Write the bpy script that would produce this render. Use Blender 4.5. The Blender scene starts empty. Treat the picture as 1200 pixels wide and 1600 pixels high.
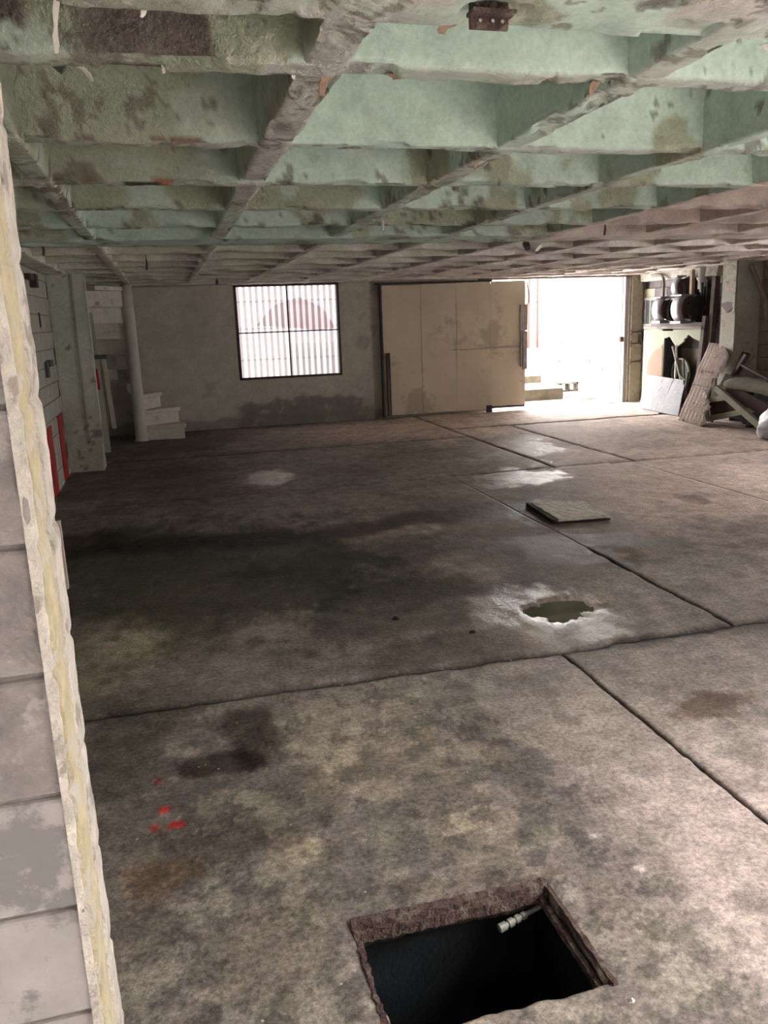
import bpy, math, random
import numpy as np
from mathutils import Matrix, Vector, Euler

SC = bpy.context.scene
COL = SC.collection
random.seed(7)

# ------------------------------------------------------------------ camera
cam = bpy.data.cameras.new('camera')
cam_o = bpy.data.objects.new('camera', cam); COL.objects.link(cam_o)
cam.sensor_fit = 'VERTICAL'; cam.sensor_height = 36; cam.sensor_width = 27
cam.lens = 1277.117 * 36 / 1600
cam.clip_start = 0.02
_M = ((0.96604569, -0.09247258, 0.2412562), (-0.25592609, -0.21432017, 0.94263922), (-0.03546221, -0.97237631, -0.23070923))
mw = Matrix(((_M[0][0], -_M[0][1], -_M[0][2], 0), (_M[1][0], -_M[1][1], -_M[1][2], 0), (_M[2][0], -_M[2][1], -_M[2][2], 1.55), (0, 0, 0, 1)))
cam_o.matrix_world = mw
SC.camera = cam_o

# ------------------------------------------------------------------ sky and light
world = bpy.data.worlds.new('overcast_sky'); SC.world = world
world.use_nodes = True
bg = world.node_tree.nodes['Background']
bg.inputs[0].default_value = (1.0, 0.975, 0.965, 1); bg.inputs[1].default_value = 27.0
SC.view_settings.view_transform = 'Standard'; SC.view_settings.look = 'None'
SC.view_settings.gamma = 1; SC.view_settings.use_curve_mapping = False
SC.view_settings.exposure = 0.0
SC.cycles.max_bounces = 10; SC.cycles.diffuse_bounces = 8
SC.cycles.use_denoising = True

SX1 = 4.6      # east end of the south opening
def portal(name, loc, rot, sx, sy):
    l = bpy.data.lights.new(name, 'AREA'); l.shape = 'RECTANGLE'; l.size = sx; l.size_y = sy
    o = bpy.data.objects.new(name, l); COL.objects.link(o); o.location = loc; o.rotation_euler = rot
    l.cycles.is_portal = True
portal('sky_portal_south', ((SX1 - .17) / 2, .9, 1.05), (math.pi / 2, 0, 0), SX1 + .17, 2.1)
portal('sky_portal_side', (8.02, 5.65, 1.41), (math.pi / 2, 0, math.pi / 2), 1.7, 1.08)  # portal in the side window added for light
portal('sky_portal_door', (6.28, 12.95, 1.05), (-math.pi / 2, 0, 0), 2.5, 2.1)

# ------------------------------------------------------------------ noise
def _hash(ix, iy, iz, seed):
    h = (ix * 374761393 + iy * 668265263 + iz * 2147483647 + seed * 1274126177) & 0xFFFFFFFF
    h = ((h ^ (h >> 13)) * 1274126177) & 0xFFFFFFFF
    h = ((h ^ (h >> 16)) * 2246822519) & 0xFFFFFFFF
    return ((h ^ (h >> 15)) & 0xFFFFFF) / float(0xFFFFFF)
def vnoise(P, s, seed):
    Q = P * s + 1000.0; I = np.floor(Q).astype(np.int64); F = Q - I; F = F * F * (3 - 2 * F)
    r = 0
    for a in (0, 1):
        wx = F[..., 0] if a else 1 - F[..., 0]
        for b in (0, 1):
            wy = F[..., 1] if b else 1 - F[..., 1]
            for c in (0, 1):
                wz = F[..., 2] if c else 1 - F[..., 2]
                r = r + wx * wy * wz * _hash(I[..., 0] + a, I[..., 1] + b, I[..., 2] + c, seed)
    return r
def fbm(P, s, octv=4, seed=0, gain=.5):
    a = 1.; t = 0; w = 0
    for k in range(octv):
        t = t + a * vnoise(P, s, seed + k * 17); w += a; a *= gain; s *= 2.03
    return t / w
def sstep(x, a, b):
    t = np.clip((x - a) / (b - a), 0, 1); return t * t * (3 - 2 * t)
def mix(c, d, t):
    return c * (1 - t[..., None]) + np.array(d) * t[..., None]

# ------------------------------------------------------------------ materials
def _nodes(name):
    m = bpy.data.materials.new(name); m.use_nodes = True
    nt = m.node_tree; b = nt.nodes['Principled BSDF']; return m, nt, b
def N(nt, t, **k):
    n = nt.nodes.new(t)
    for a, v in k.items():
        if a.startswith('i_'): n.inputs[a[2:].replace('_', ' ')].default_value = v
        else: setattr(n, a, v)
    return n
def mathn(nt, op, a, b=None, c=None):
    n = nt.nodes.new('ShaderNodeMath'); n.operation = op
    for i, v in enumerate((a, b, c)):
        if v is None: continue
        if isinstance(v, (int, float)): n.inputs[i].default_value = v
        else: nt.links.new(v, n.inputs[i])
    return n.outputs[0]
def mrange(nt, v, a, b, c, d):
    n = nt.nodes.new('ShaderNodeMapRange'); nt.links.new(v, n.inputs[0])
    for i, q in enumerate((a, b, c, d)): n.inputs[i + 1].default_value = q
    return n.outputs[0]

def painted(name, kind):
    """colour from the point attribute 'col' (its alpha = damage or wetness), fine grain from noise"""
    m, nt, b = _nodes(name); L = nt.links.new
    at = N(nt, 'ShaderNodeAttribute', attribute_name='col'); geo = N(nt, 'ShaderNodeNewGeometry')
    pos = geo.outputs['Position']
    def noise(s, d=5, r=.55):
        n = N(nt, 'ShaderNodeTexNoise'); n.inputs['Scale'].default_value = s; n.inputs['Detail'].default_value = d
        n.inputs['Roughness'].default_value = r; L(pos, n.inputs['Vector']); return n.outputs['Fac']
    fine = noise(55, 6, .65); mid = noise(11, 5, .6)
    if kind == 'floor':
        tone = mathn(nt, 'MULTIPLY', mathn(nt, 'MULTIPLY', mrange(nt, fine, .3, .7, .6, 1.4), mrange(nt, mid, .3, .7, .72, 1.28)), mrange(nt, noise(170, 3, .6), .3, .7, .78, 1.22))
    else:
        tone = mathn(nt, 'MULTIPLY', mrange(nt, fine, .3, .7, .88, 1.12), mrange(nt, mid, .3, .7, .9, 1.08))
    sc = N(nt, 'ShaderNodeVectorMath', operation='SCALE'); L(at.outputs['Color'], sc.inputs[0]); L(tone, sc.inputs['Scale'])
    out = sc.outputs[0]
    if kind == 'floor':   # pale and dark specks of grit
        vo = N(nt, 'ShaderNodeTexVoronoi'); vo.inputs['Scale'].default_value = 20; L(pos, vo.inputs['Vector'])
        sp = mrange(nt, vo.outputs['Distance'], .05, .10, 1, 0)
        pick = mathn(nt, 'MULTIPLY', sp, mrange(nt, noise(9, 3), .54, .58, 0, 1))
        mx = N(nt, 'ShaderNodeMix', data_type='RGBA'); L(pick, mx.inputs[0]); L(out, mx.inputs[6]); mx.inputs[7].default_value = (.42, .40, .36, 1)
        out = mx.outputs[2]
    L(out, b.inputs['Base Color'])
    al = at.outputs['Alpha']
    bump = N(nt, 'ShaderNodeBump'); bump.inputs['Distance'].default_value = .012 if kind == 'floor' else .03
    if kind == 'floor':
        L(mathn(nt, 'ADD', mathn(nt, 'MULTIPLY', fine, .7), mathn(nt, 'MULTIPLY', mid, .8)), bump.inputs['Height'])
        bump.inputs['Strength'].default_value = .55
        r = mathn(nt, 'SUBTRACT', .72, mathn(nt, 'MULTIPLY', al, .62))
        r2 = mathn(nt, 'ADD', r, mathn(nt, 'MULTIPLY', mathn(nt, 'SUBTRACT', mid, .5), .5))
        cl = N(nt, 'ShaderNodeClamp'); L(r2, cl.inputs[0]); cl.inputs[1].default_value = .07; cl.inputs[2].default_value = 1
        L(cl.outputs[0], b.inputs['Roughness'])
        L(mathn(nt, 'ADD', mathn(nt, 'MULTIPLY', mathn(nt, 'POWER', al, 2.0), .9), .09), b.inputs['Specular IOR Level'])
    else:
        L(mathn(nt, 'ADD', mathn(nt, 'MULTIPLY', noise(75, 4, .6), .7), noise(26, 6, .62)), bump.inputs['Height'])
        L(mathn(nt, 'ADD', mathn(nt, 'MULTIPLY', al, .75), .12), bump.inputs['Strength'])
        b.inputs['Roughness'].default_value = .75
    L(bump.outputs[0], b.inputs['Normal'])
    return m

def mat(name, c, rough=.7, metal=0, var=.2, scale=9, bump=.25, spots=None, spot_t=.58):
    m, nt, b = _nodes(name); L = nt.links.new
    geo = N(nt, 'ShaderNodeNewGeometry')
    n = N(nt, 'ShaderNodeTexNoise'); n.inputs['Scale'].default_value = scale; n.inputs['Detail'].default_value = 6; n.inputs['Roughness'].default_value = .6
    L(geo.outputs['Position'], n.inputs['Vector'])
    t = mrange(nt, n.outputs['Fac'], .3, .7, 1 - var, 1 + var)
    sc = N(nt, 'ShaderNodeVectorMath', operation='SCALE'); sc.inputs[0].default_value = c; L(t, sc.inputs['Scale'])
    out = sc.outputs[0]
    if spots:
        n2 = N(nt, 'ShaderNodeTexNoise'); n2.inputs['Scale'].default_value = scale * .7; n2.inputs['Detail'].default_value = 7; n2.inputs['Roughness'].default_value = .65
        mp = N(nt, 'ShaderNodeVectorMath', operation='ADD'); L(geo.outputs['Position'], mp.inputs[0]); mp.inputs[1].default_value = (5, 3, 9)
        L(mp.outputs[0], n2.inputs['Vector'])
        mx = N(nt, 'ShaderNodeMix', data_type='RGBA'); L(mrange(nt, n2.outputs['Fac'], spot_t - .03, spot_t + .03, 0, 1), mx.inputs[0])
        L(out, mx.inputs[6]); mx.inputs[7].default_value = (*spots, 1); out = mx.outputs[2]
    L(out, b.inputs['Base Color'])
    b.inputs['Roughness'].default_value = rough; b.inputs['Metallic'].default_value = metal
    if bump:
        n3 = N(nt, 'ShaderNodeTexNoise'); n3.inputs['Scale'].default_value = scale * 4; n3.inputs['Detail'].default_value = 5; L(geo.outputs['Position'], n3.inputs['Vector'])
        bp = N(nt, 'ShaderNodeBump'); bp.inputs['Strength'].default_value = bump; bp.inputs['Distance'].default_value = .01
        L(n3.outputs['Fac'], bp.inputs['Height']); L(bp.outputs[0], b.inputs['Normal'])
    return m

M = {}
M['floor'] = painted('stained_concrete_floor', 'floor')
M['ceil'] = painted('peeling_mint_paint_on_concrete', 'ceil')
M['block_grey'] = mat('grey_concrete_block', (.205, .182, .168), .9, 0, .3, 18, .6, (.30, .275, .265), .56)
M['block_pale'] = mat('scraped_pale_concrete_block', (.31, .285, .27), .9, 0, .15, 10, .5, (.18, .165, .16), .55)
M['mortar'] = mat('dark_mortar', (.22, .2, .19), .95, 0, .2, 30, .4)
M['yellow'] = mat('old_yellow_paint', (.40, .345, .22), .8, 0, .2, 25, .6, (.42, .385, .33), .55)
M['skim'] = mat('broken_cream_plaster', (.44, .405, .35), .85, 0, .25, 22, .8, (.27, .235, .20), .58)
M['whitewash'] = mat('dirty_whitewashed_block', (.36, .355, .30), .9, 0, .12, 5, .35, (.24, .22, .18), .64)
M['cream_block'] = mat('cream_painted_block', (.46, .43, .34), .85, 0, .1, 8, .3)
M['grey_block_paint'] = mat('grey_painted_block', (.15, .13, .135), .8, 0, .15, 14, .3)
M['black_paint'] = mat('black_painted_block', (.05, .048, .05), .8, 0, .3, 14, .3)
M['pier'] = painted('weathered_plaster', 'ceil')
M['red'] = mat('red_paint', (.36, .012, .014), .55, 0, .2, 20, .15)
M['rust'] = mat('rusty_steel', (.085, .05, .042), .9, .1, .5, 35, .9, (.16, .125, .10), .55)
M['dark_steel'] = mat('dark_steel', (.05, .04, .035), .6, .4, .3, 20, .3)
M['sheet_metal'] = mat('cream_painted_sheet_metal', (.52, .45, .345), .6, 0, .10, 2.2, .12, (.38, .33, .25), .60)
M['sheet_scuffed'] = mat('bare_grey_sheet_edge', (.3, .27, .25), .5, .3, .2, 12, .2)
M['pink_plaster'] = mat('pinkish_plaster_reveal', (.16, .125, .125), .8, 0, .08, 6, .2)
M['cream_wood'] = mat('cream_painted_timber', (.30, .265, .205), .7, 0, .2, 9, .2, (.15, .115, .08), .62)
M['white'] = mat('white_rendered_wall', (.78, .77, .75), .9, 0, .05, 3, .2)
M['outground'] = mat('pale_concrete_outside', (.62, .6, .57), .9, 0, .08, 3, .2)
M['basegrime'] = mat('grimy_base_of_rendered_wall', (.7, .69, .67), .9, 0, .08, 4, .2, (.02, .018, .015), .55)
M['step_face'] = mat('weathered_concrete_step', (.10, .08, .055), .9, 0, .3, 7, .3)
M['orange'] = mat('orange_painted_steel', (.055, .011, .006), .5, 0, .1, 10, .1)
M['blackrub'] = mat('black_bristle', (.018, .016, .016), .85, 0, .4, 60, .8)
M['bandmetal'] = mat('dusty_white_metal_band', (.19, .17, .17), .45, .15, .12, 12, .15)
M['bandlight'] = mat('clean_white_metal_band', (.28, .28, .29), .4, .15, .08, 12, .1)
M['brownwood'] = mat('dark_brown_timber', (.075, .048, .04), .8, 0, .35, 12, .4)
M['tanwood'] = mat('tan_raw_timber', (.34, .24, .15), .8, 0, .25, 10, .3)
M['greywood'] = mat('grey_weathered_timber', (.2, .17, .14), .85, 0, .3, 10, .4)
M['pvc'] = mat('dull_white_plastic_pipe', (.5, .5, .45), .5, 0, .06, 5, .05)
M['creamgreen'] = mat('pale_green_cream_board', (.22, .235, .15), .7, 0, .06, 5, .15)
M['salmon'] = mat('salmon_painted_board', (.22, .12, .07), .7, 0, .06, 5, .15)
M['corr'] = mat('weathered_asbestos_sheet', (.68, .61, .58), .9, 0, .16, 14, .4, (.36, .29, .26), .62)
M['whiteboard'] = mat('dusty_white_sheet', (.175, .17, .185), .7, 0, .16, 6, .3, (.13, .12, .125), .57)
M['chrome'] = mat('chrome_tube', (.7, .7, .7), .25, .9, .1, 10, .05)
M['framewood'] = mat('pale_green_painted_frame', (.33, .33, .25), .75, 0, .14, 9, .2)
M['darkpanel'] = mat('dark_red_brown_panel', (.05, .022, .02), .8, 0, .3, 9, .2)
M['sackcloth'] = mat('dusty_olive_cloth', (.2, .19, .145), .95, 0, .15, 14, .4)
M['plastic_sack'] = mat('white_woven_plastic_sack', (.42, .40, .42), .5, 0, .12, 10, .4)
M['slate'] = mat('dark_slate_pane', (.06, .07, .068), .4, 0, .25, 20, .2)
M['whitebar'] = mat('whitish_window_bar', (.3, .3, .28), .6, 0, .1, 12, .1)
M['grey_plank'] = mat('greyish_plank_face', (.3, .27, .28), .8, 0, .12, 10, .2)
M['wiremat'] = mat('old_black_wire', (.03, .03, .03), .6, 0, .2, 10, .1)
M['teal'] = mat('teal_pipe_plastic', (.05, .22, .22), .5, 0, .2, 12, .1)
M['dark_tube'] = mat('dull_dark_green', (.075, .085, .07), .8, 0, .2, 12, .3)
M['paintflake_white'] = mat('curled_white_paint', (.72, .66, .6), .8, 0, .08, 30, .2)
M['paintflake_brown'] = mat('broken_brown_render', (.3, .2, .14), .9, 0, .3, 30, .4)
M['pitwall'] = mat('wet_black_pit_concrete', (.012, .014, .016), .5, 0, .3, 14, .4)
M['fitting'] = mat('grimy_pipe_fitting', (.3, .3, .26), .5, .1, .25, 30, .2)
M['greysocket'] = mat('white_ceramic', (.6, .6, .58), .4, 0, .05, 10, .05)
def _water():
    m, nt, b = _nodes('still_olive_water'); b.inputs['Base Color'].default_value = (.075, .08, .05, 1); b.inputs['Roughness'].default_value = .03  # olive base stands in for the ceiling reflected in the water
    b.inputs['IOR'].default_value = 1.33; return m
M['water'] = _water()
def _pitwater():
    m, nt, b = _nodes('black_pit_water'); b.inputs['Base Color'].default_value = (.004, .008, .010, 1); b.inputs['Roughness'].default_value = .25; return m
M['pitwater'] = _pitwater()
def _grp(name, c, tr):
    m, nt, b = _nodes(name); L = nt.links.new
    t = N(nt, 'ShaderNodeBsdfTranslucent'); t.inputs[0].default_value = (*c, 1)
    s = N(nt, 'ShaderNodeBsdfTransparent'); s.inputs[0].default_value = (*c, 1)
    mx = N(nt, 'ShaderNodeMixShader'); mx.inputs[0].default_value = tr; L(t.outputs[0], mx.inputs[1]); L(s.outputs[0], mx.inputs[2])
    L(mx.outputs[0], nt.nodes['Material Output'].inputs[0]); return m
M['grp_bright'] = _grp('translucent_corrugated_crest', (.11, .103, .105), .35)  # bright and dim fold stripes are put into two material tints
M['grp_dim'] = _grp('dim_corrugated_trough', (.042, .037, .039), .3)

# ------------------------------------------------------------------ object helpers
LOC = {}
def tag(o, label=None, cat=None, group=None, kind=None):
    for k, v in (('label', label), ('category', cat), ('group', group), ('kind', kind)):
        if v: o[k] = v
    return o
def thing(name, loc, label, cat, group=None, kind=None):
    o = bpy.data.objects.new(name, None); COL.objects.link(o); o.location = loc; o.empty_display_size = .1
    LOC[o.name] = Vector(loc); return tag(o, label, cat, group, kind)
def link(name, me, m, parent=None, org=None):
    """mesh data given in world coordinates; origin moved to org"""
    o = bpy.data.objects.new(name, me); COL.objects.link(o)
    if m is not None:
        for mm in (m if isinstance(m, (list, tuple)) else [m]): me.materials.append(mm)
    base = LOC.get(parent.name, Vector((0, 0, 0))) if parent else Vector((0, 0, 0))
    org = Vector(org) if org is not None else (base if parent else Vector((0, 0, 0)))
    if org.length > 0: me.transform(Matrix.Translation(-org))
    o.location = org - base
    LOC[o.name] = org
    if parent: o.parent = parent
    return o
class MB:
    def __init__(s): s.v = []; s.f = []; s.mi = []
    def add(s, vs, fs, mi=0):
        n = len(s.v); s.v += [tuple(p) for p in vs]; s.f += [tuple(n + i for i in f) for f in fs]; s.mi += [mi] * len(fs); return s
    def box(s, c, d, R=None, mi=0):
        R = R or Matrix.Identity(3); c = Vector(c)
        vs = [c + R @ Vector((x * d[0] / 2, y * d[1] / 2, z * d[2] / 2)) for x in (-1, 1) for y in (-1, 1) for z in (-1, 1)]
        return s.add(vs, [(0, 1, 3, 2), (4, 6, 7, 5), (0, 4, 5, 1), (2, 3, 7, 6), (0, 2, 6, 4), (1, 5, 7, 3)], mi)
    def b2(s, a, b, mi=0):
        return s.box([(a[i] + b[i]) / 2 for i in range(3)], [abs(b[i] - a[i]) for i in range(3)], None, mi)
    def bar(s, p, q, w, t, side=(1, 0, 0), mi=0):
        p = Vector(p); q = Vector(q); z = (q - p); L = z.length; z.normalize(); x = Vector(side); x = (x - z * x.dot(z)).normalized(); y = z.cross(x)
        R = Matrix((x, y, z)).transposed(); return s.box((p + q) / 2, (w, t, L), R, mi)
    def tube(s, pts, r, n=10, mi=0):
        pts = [Vector(p) for p in pts]; rs = r if isinstance(r, (list, tuple)) else [r] * len(pts)
        vs = []; fs = []; ref = None
        for i, p in enumerate(pts):
            t = (pts[min(i + 1, len(pts) - 1)] - pts[max(i - 1, 0)]).normalized()
            if ref is None: ref = Vector((0, 0, 1)) if abs(t.z) < .9 else Vector((1, 0, 0))
            x = (ref - t * ref.dot(t)).normalized(); y = t.cross(x); ref = x
            for k in range(n):
                a = 2 * math.pi * k / n; vs.append(p + (x * math.cos(a) + y * math.sin(a)) * rs[i])
        for i in range(len(pts) - 1):
            for k in range(n):
                fs.append((i * n + k, i * n + (k + 1) % n, (i + 1) * n + (k + 1) % n, (i + 1) * n + k))
        fs.append(tuple(range(n - 1, -1, -1))); fs.append(tuple((len(pts) - 1) * n + k for k in range(n)))
        return s.add(vs, fs, mi)
    def prism(s, poly, O, U, V, W, mi=0):
        """polygon in the (U,V) plane at O, extruded by vector W"""
        O = Vector(O); U = Vector(U); V = Vector(V); W = Vector(W); n = len(poly)
        vs = [O + U * a + V * b for a, b in poly]; vs += [p + W for p in vs]
        fs = [tuple(range(n - 1, -1, -1)), tuple(range(n, 2 * n))] + [(i, (i + 1) % n, n + (i + 1) % n, n + i) for i in range(n)]
        return s.add(vs, fs, mi)
    def jitter(s, amp, seed=1):
        r = random.Random(seed); s.v = [tuple(c + r.uniform(-amp, amp) for c in p) for p in s.v]; return s
    def build(s, name, m, parent=None, org=None, bevel=0, smooth=False, solid=0):
        me = bpy.data.meshes.new(name); me.from_pydata(s.v, [], s.f); me.polygons.foreach_set('material_index', s.mi)
        if smooth: me.polygons.foreach_set('use_smooth', [True] * len(s.f))
        o = link(name, me, m, parent, org)
        if solid:
            d = o.modifiers.new('thick', 'SOLIDIFY'); d.thickness = solid; d.offset = 0
        if bevel:
            b = o.modifiers.new('bevel', 'BEVEL'); b.width = bevel; b.segments = 2; b.limit_method = 'ANGLE'; b.harden_normals = False
        return o
def surf(name, P, C, m, parent=None, hole=None, wrap=False, smooth=True, thick=0, flip=False):
    """grid surface P (nu,nv,3) with colour C (nu,nv,4)"""
    nu, nv = P.shape[:2]; idx = np.arange(nu * nv).reshape(nu, nv)
    a, b, c, d = idx[:-1, :-1], idx[1:, :-1], idx[1:, 1:], idx[:-1, 1:]
    F = np.stack([a, b, c, d], -1).reshape(-1, 4)
    if flip: F = F[:, ::-1]
    if hole is not None: F = F[~hole.reshape(-1)]
    me = bpy.data.meshes.new(name)
    me.vertices.add(nu * nv); me.vertices.foreach_set('co', P.astype(np.float32).ravel())
    me.loops.add(len(F) * 4); me.polygons.add(len(F))
    me.loops.foreach_set('vertex_index', F.astype(np.int32).ravel())
    me.polygons.foreach_set('loop_start', np.arange(0, len(F) * 4, 4, dtype=np.int32))
    me.polygons.foreach_set('use_smooth', np.full(len(F), smooth))
    me.update(calc_edges=True); me.validate()
    at = me.color_attributes.new('col', 'FLOAT_COLOR', 'POINT'); at.data.foreach_set('color', C.astype(np.float32).ravel())
    o = link(name, me, m, parent)
    if thick:
        s = o.modifiers.new('thick', 'SOLIDIFY'); s.thickness = thick; s.offset = -1
    return o

ZS = 2.12     # underside of the ceiling ribs
XW, XE, YN, YS = -1.14, 7.85, 12.6, 1.0

# ------------------------------------------------------------------ floor
# stains, patches, spills and painted wet sheen: x, y, rx, ry, colour multiplier (r,g,b), strength, wetness, ragged edge
STAINS_SHEEN = []  # pale wet entries put reflected light into the floor colour
exec_stains_sheen = """
0.02 5.27 1.200 1.725 0.36 0.38 0.32 0.85 0.1 0.8
-0.37 3.96 0.330 0.585 1.7 1.75 1.35 0.45 0.0 0.9
1.03 4.89 0.750 0.915 0.5 0.51 0.46 0.7 0.12 0.8
1.14 4.11 0.610 0.770 0.48 0.47 0.44 0.75 0.18 0.8
-0.75 6.17 0.415 0.460 0.3 0.26 0.23 0.9 0.2 0.4
-0.12 5.97 0.450 0.310 0.3 0.27 0.25 0.9 0.2 0.4
0.52 5.86 0.445 0.275 0.3 0.275 0.26 0.9 0.2 0.4
1.19 5.86 0.455 0.265 0.3 0.275 0.26 0.9 0.25 0.4
1.85 6.01 0.420 0.280 0.32 0.29 0.275 0.9 0.25 0.4
2.46 6.07 0.425 0.335 0.32 0.29 0.275 0.9 0.3 0.5
2.94 5.80 0.410 0.510 0.42 0.39 0.36 0.8 0.3 0.7
-0.23 8.55 1.055 1.420 0.62 0.6 0.57 0.7 0.05 0.8
-0.17 11.30 1.060 1.835 0.6 0.58 0.55 0.6 0.05 0.8
2.95 4.61 0.490 0.390 0.38 0.36 0.34 0.85 0.35 0.9
2.45 4.82 0.425 0.470 0.5 0.48 0.46 0.8 0.3 0.9
1.67 4.66 0.260 0.375 1.7 1.7 1.65 0.5 0.0 0.9
1.63 5.63 0.265 0.160 2.0 1.9 1.8 0.6 0.1 0.8
1.22 5.54 0.260 0.120 1.7 1.6 1.5 0.5 0.1 0.8
2.82 4.54 0.165 0.180 2.3 2.2 2.1 0.9 0.0 0.3
1.96 3.74 0.465 0.520 0.7 0.68 0.66 0.6 0.3 0.8
2.25 3.81 0.285 0.345 1.5 1.5 1.48 0.7 0.0 0.8
1.79 3.75 0.385 0.500 1.7 1.68 1.66 0.85 0.62 0.8
1.79 3.72 0.140 0.175 0.3 0.3 0.25 0.9 0.9 0.4
1.16 3.44 0.565 0.185 0.55 0.53 0.5 0.7 0.15 0.8
2.08 3.26 0.340 0.070 0.55 0.52 0.5 0.7 0.2 0.9
2.61 3.25 0.255 0.070 0.6 0.57 0.55 0.6 0.2 0.9
0.20 2.94 0.130 0.280 0.34 0.32 0.3 0.85 0.08 0.6
0.07 2.77 0.200 0.105 0.38 0.35 0.33 0.85 0.08 0.8
-0.29 3.00 0.210 0.405 0.52 0.53 0.5 0.7 0.05 0.9
-0.16 3.33 0.390 0.190 0.65 0.66 0.62 0.6 0.05 0.9
0.59 2.87 0.280 0.350 1.5 1.45 1.3 0.4 0.0 1.2
0.67 2.42 0.310 0.300 1.45 1.38 1.25 0.4 0.0 1.3
0.78 2.10 0.150 0.150 1.35 1.3 1.15 0.4 0.0 0.9
0.31 2.41 0.180 0.215 0.65 0.63 0.6 0.5 0.0 1.2
0.00 2.33 0.305 0.195 0.7 0.68 0.64 0.6 0.0 1.2
1.03 2.58 0.085 0.505 0.62 0.6 0.58 0.6 0.05 0.9
1.29 2.58 0.250 0.310 1.15 1.14 1.12 0.5 0.0 0.7
2.01 2.58 0.260 0.115 0.42 0.35 0.3 0.75 0.15 1.0
1.75 2.75 0.485 0.305 1.15 1.12 1.1 0.4 0.0 0.8
0.26 2.17 0.110 0.095 1.6 1.55 1.3 0.5 0.0 1.2
-0.17 2.18 0.125 0.090 1.2 0.9 0.66 0.5 0.0 1.6
-0.14 2.51 0.025 0.020 3.2 0.35 0.35 0.95 0.05 0.5
-0.10 2.42 0.035 0.025 3.2 0.35 0.35 0.95 0.05 0.6
-0.17 2.42 0.020 0.020 2.4 0.4 0.4 0.8 0.05 0.6
-0.16 2.69 0.015 0.025 1.8 0.4 0.4 0.7 0.05 0.6
0.16 1.81 0.175 0.195 1.15 1.1 1.0 0.5 0.0 1.0
0.67 1.89 0.305 0.055 0.72 0.68 0.64 0.6 0.05 0.9
1.01 1.67 0.080 0.210 0.7 0.66 0.64 0.5 0.1 0.8
0.48 1.47 0.220 0.050 1.5 1.35 1.25 0.5 0.0 0.8
4.10 5.76 0.140 0.245 0.45 0.42 0.4 0.7 0.2 0.7
0.95 8.34 0.280 0.505 2.2 2.15 2.1 0.7 0.55 0.7
2.38 10.99 1.610 0.875 1.25 1.2 1.12 0.5 0.0 0.7
4.04 8.62 0.575 0.745 0.8 0.77 0.74 0.6 0.45 1.2
3.27 7.24 0.445 0.475 1.2 1.2 1.2 0.7 0.6 1.3
3.87 9.04 0.600 1.160 0.62 0.6 0.58 0.6 0.3 1.0
4.26 6.33 0.595 0.715 0.8 0.78 0.76 0.5 0.15 0.8
-0.22 2.00 0.150 0.150 0.9 0.85 0.8 0.5 0.0 0.9
1.17 1.79 0.020 0.015 2.2 2.2 2.2 0.8 0.0 0.6
1.12 1.96 0.025 0.015 2.0 2.0 2.0 0.8 0.0 0.6
"""
for ln in exec_stains_sheen.strip().splitlines():
    q = ln.split()
    if len(q) >= 10: STAINS_SHEEN.append([float(t) for t in q[:10]])
def floor_paint(P):
    base = np.ones(P.shape[:-1] + (3,)) * np.array((.235, .200, .178))
    n1 = fbm(P, 1.3, 5, 3); n2 = fbm(P, 5, 4, 9); n3 = fbm(P, 22, 3, 21)
    base = base * (1 + .75 * (n1 - .5) + .5 * (n2 - .5) + .35 * (n3 - .5))[..., None]
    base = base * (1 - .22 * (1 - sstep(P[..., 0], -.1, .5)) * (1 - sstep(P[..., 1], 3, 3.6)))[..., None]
    wet = np.zeros(P.shape[:-1]) + .02
    X, Y = P[..., 0], P[..., 1]
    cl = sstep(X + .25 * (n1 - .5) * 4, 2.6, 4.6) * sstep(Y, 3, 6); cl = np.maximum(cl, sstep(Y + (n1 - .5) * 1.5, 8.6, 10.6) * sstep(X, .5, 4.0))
    base = base * (1 + 1.15 * cl)[..., None] * (1 + cl[..., None] * np.array((.03, -.01, -.03)))  # east and far floor brightened in colour to stand in for door light
    pk_light = sstep(X + (n1 - .5) * .6, .95, 1.35) * (1 - sstep(Y, 1.9, 2.7)); base = base * (1 + .62 * pk_light)[..., None] * (1 + pk_light[..., None] * np.array((.03, -.02, .0)))  # pinkish lift paints light from the opening into the near right floor
    # crusted, pitted skin around and west of the hatch
    cr = (1 - sstep(abs(X - .45 + (n1 - .5)), .55, 1.1)) * (1 - sstep(abs(Y - 2.25), .85, 1.25))
    g1 = fbm(P, 10, 6, 211, .62); g2 = fbm(P, 14, 6, 231, .65); g3 = fbm(P, 5, 5, 251, .6)
    t = cr * sstep(g1, .52, .57) * .62; base = base * (1 - t[..., None]) + np.array((.33, .29, .235)) * t[..., None]
    t = cr * sstep(g2, .55, .60) * .6; base = base * (1 - t[..., None]) + np.array((.085, .075, .068)) * t[..., None]
    t = sstep(g3, .56, .62) * .35 * (1 - .4 * cl); base = base * (1 - t[..., None]) + np.array((.11, .098, .085)) * t[..., None]
    wx = (fbm(P, 2.2, 4, 31) - .5); wy = (fbm(P, 2.2, 4, 57) - .5); wf = (fbm(P, 13, 5, 77, .6) - .5)
    for (x, y, rx, ry, r, g, b, st, w, rag) in STAINS_SHEEN:
        m = min(rx, ry * 1.4) ; u = (P[..., 0] - x + wx * rag * m * 1.6) / rx; v = (P[..., 1] - y + wy * rag * m * 1.6) / ry
        d = np.sqrt(u * u + v * v) + wf * rag * .9
        t = (1 - sstep(d, .68, 1.08)) * min(1, st * 1.15)
        base = mix(base, None, t * 0) if False else base * (1 - t[..., None]) + base * np.array((r, g, b)) * t[..., None]
        wet = np.maximum(wet * (1 - t) , wet * (1 - t) + w * t)
    return np.concatenate([np.clip(base, .006, .75), wet[..., None]], -1)
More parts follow.
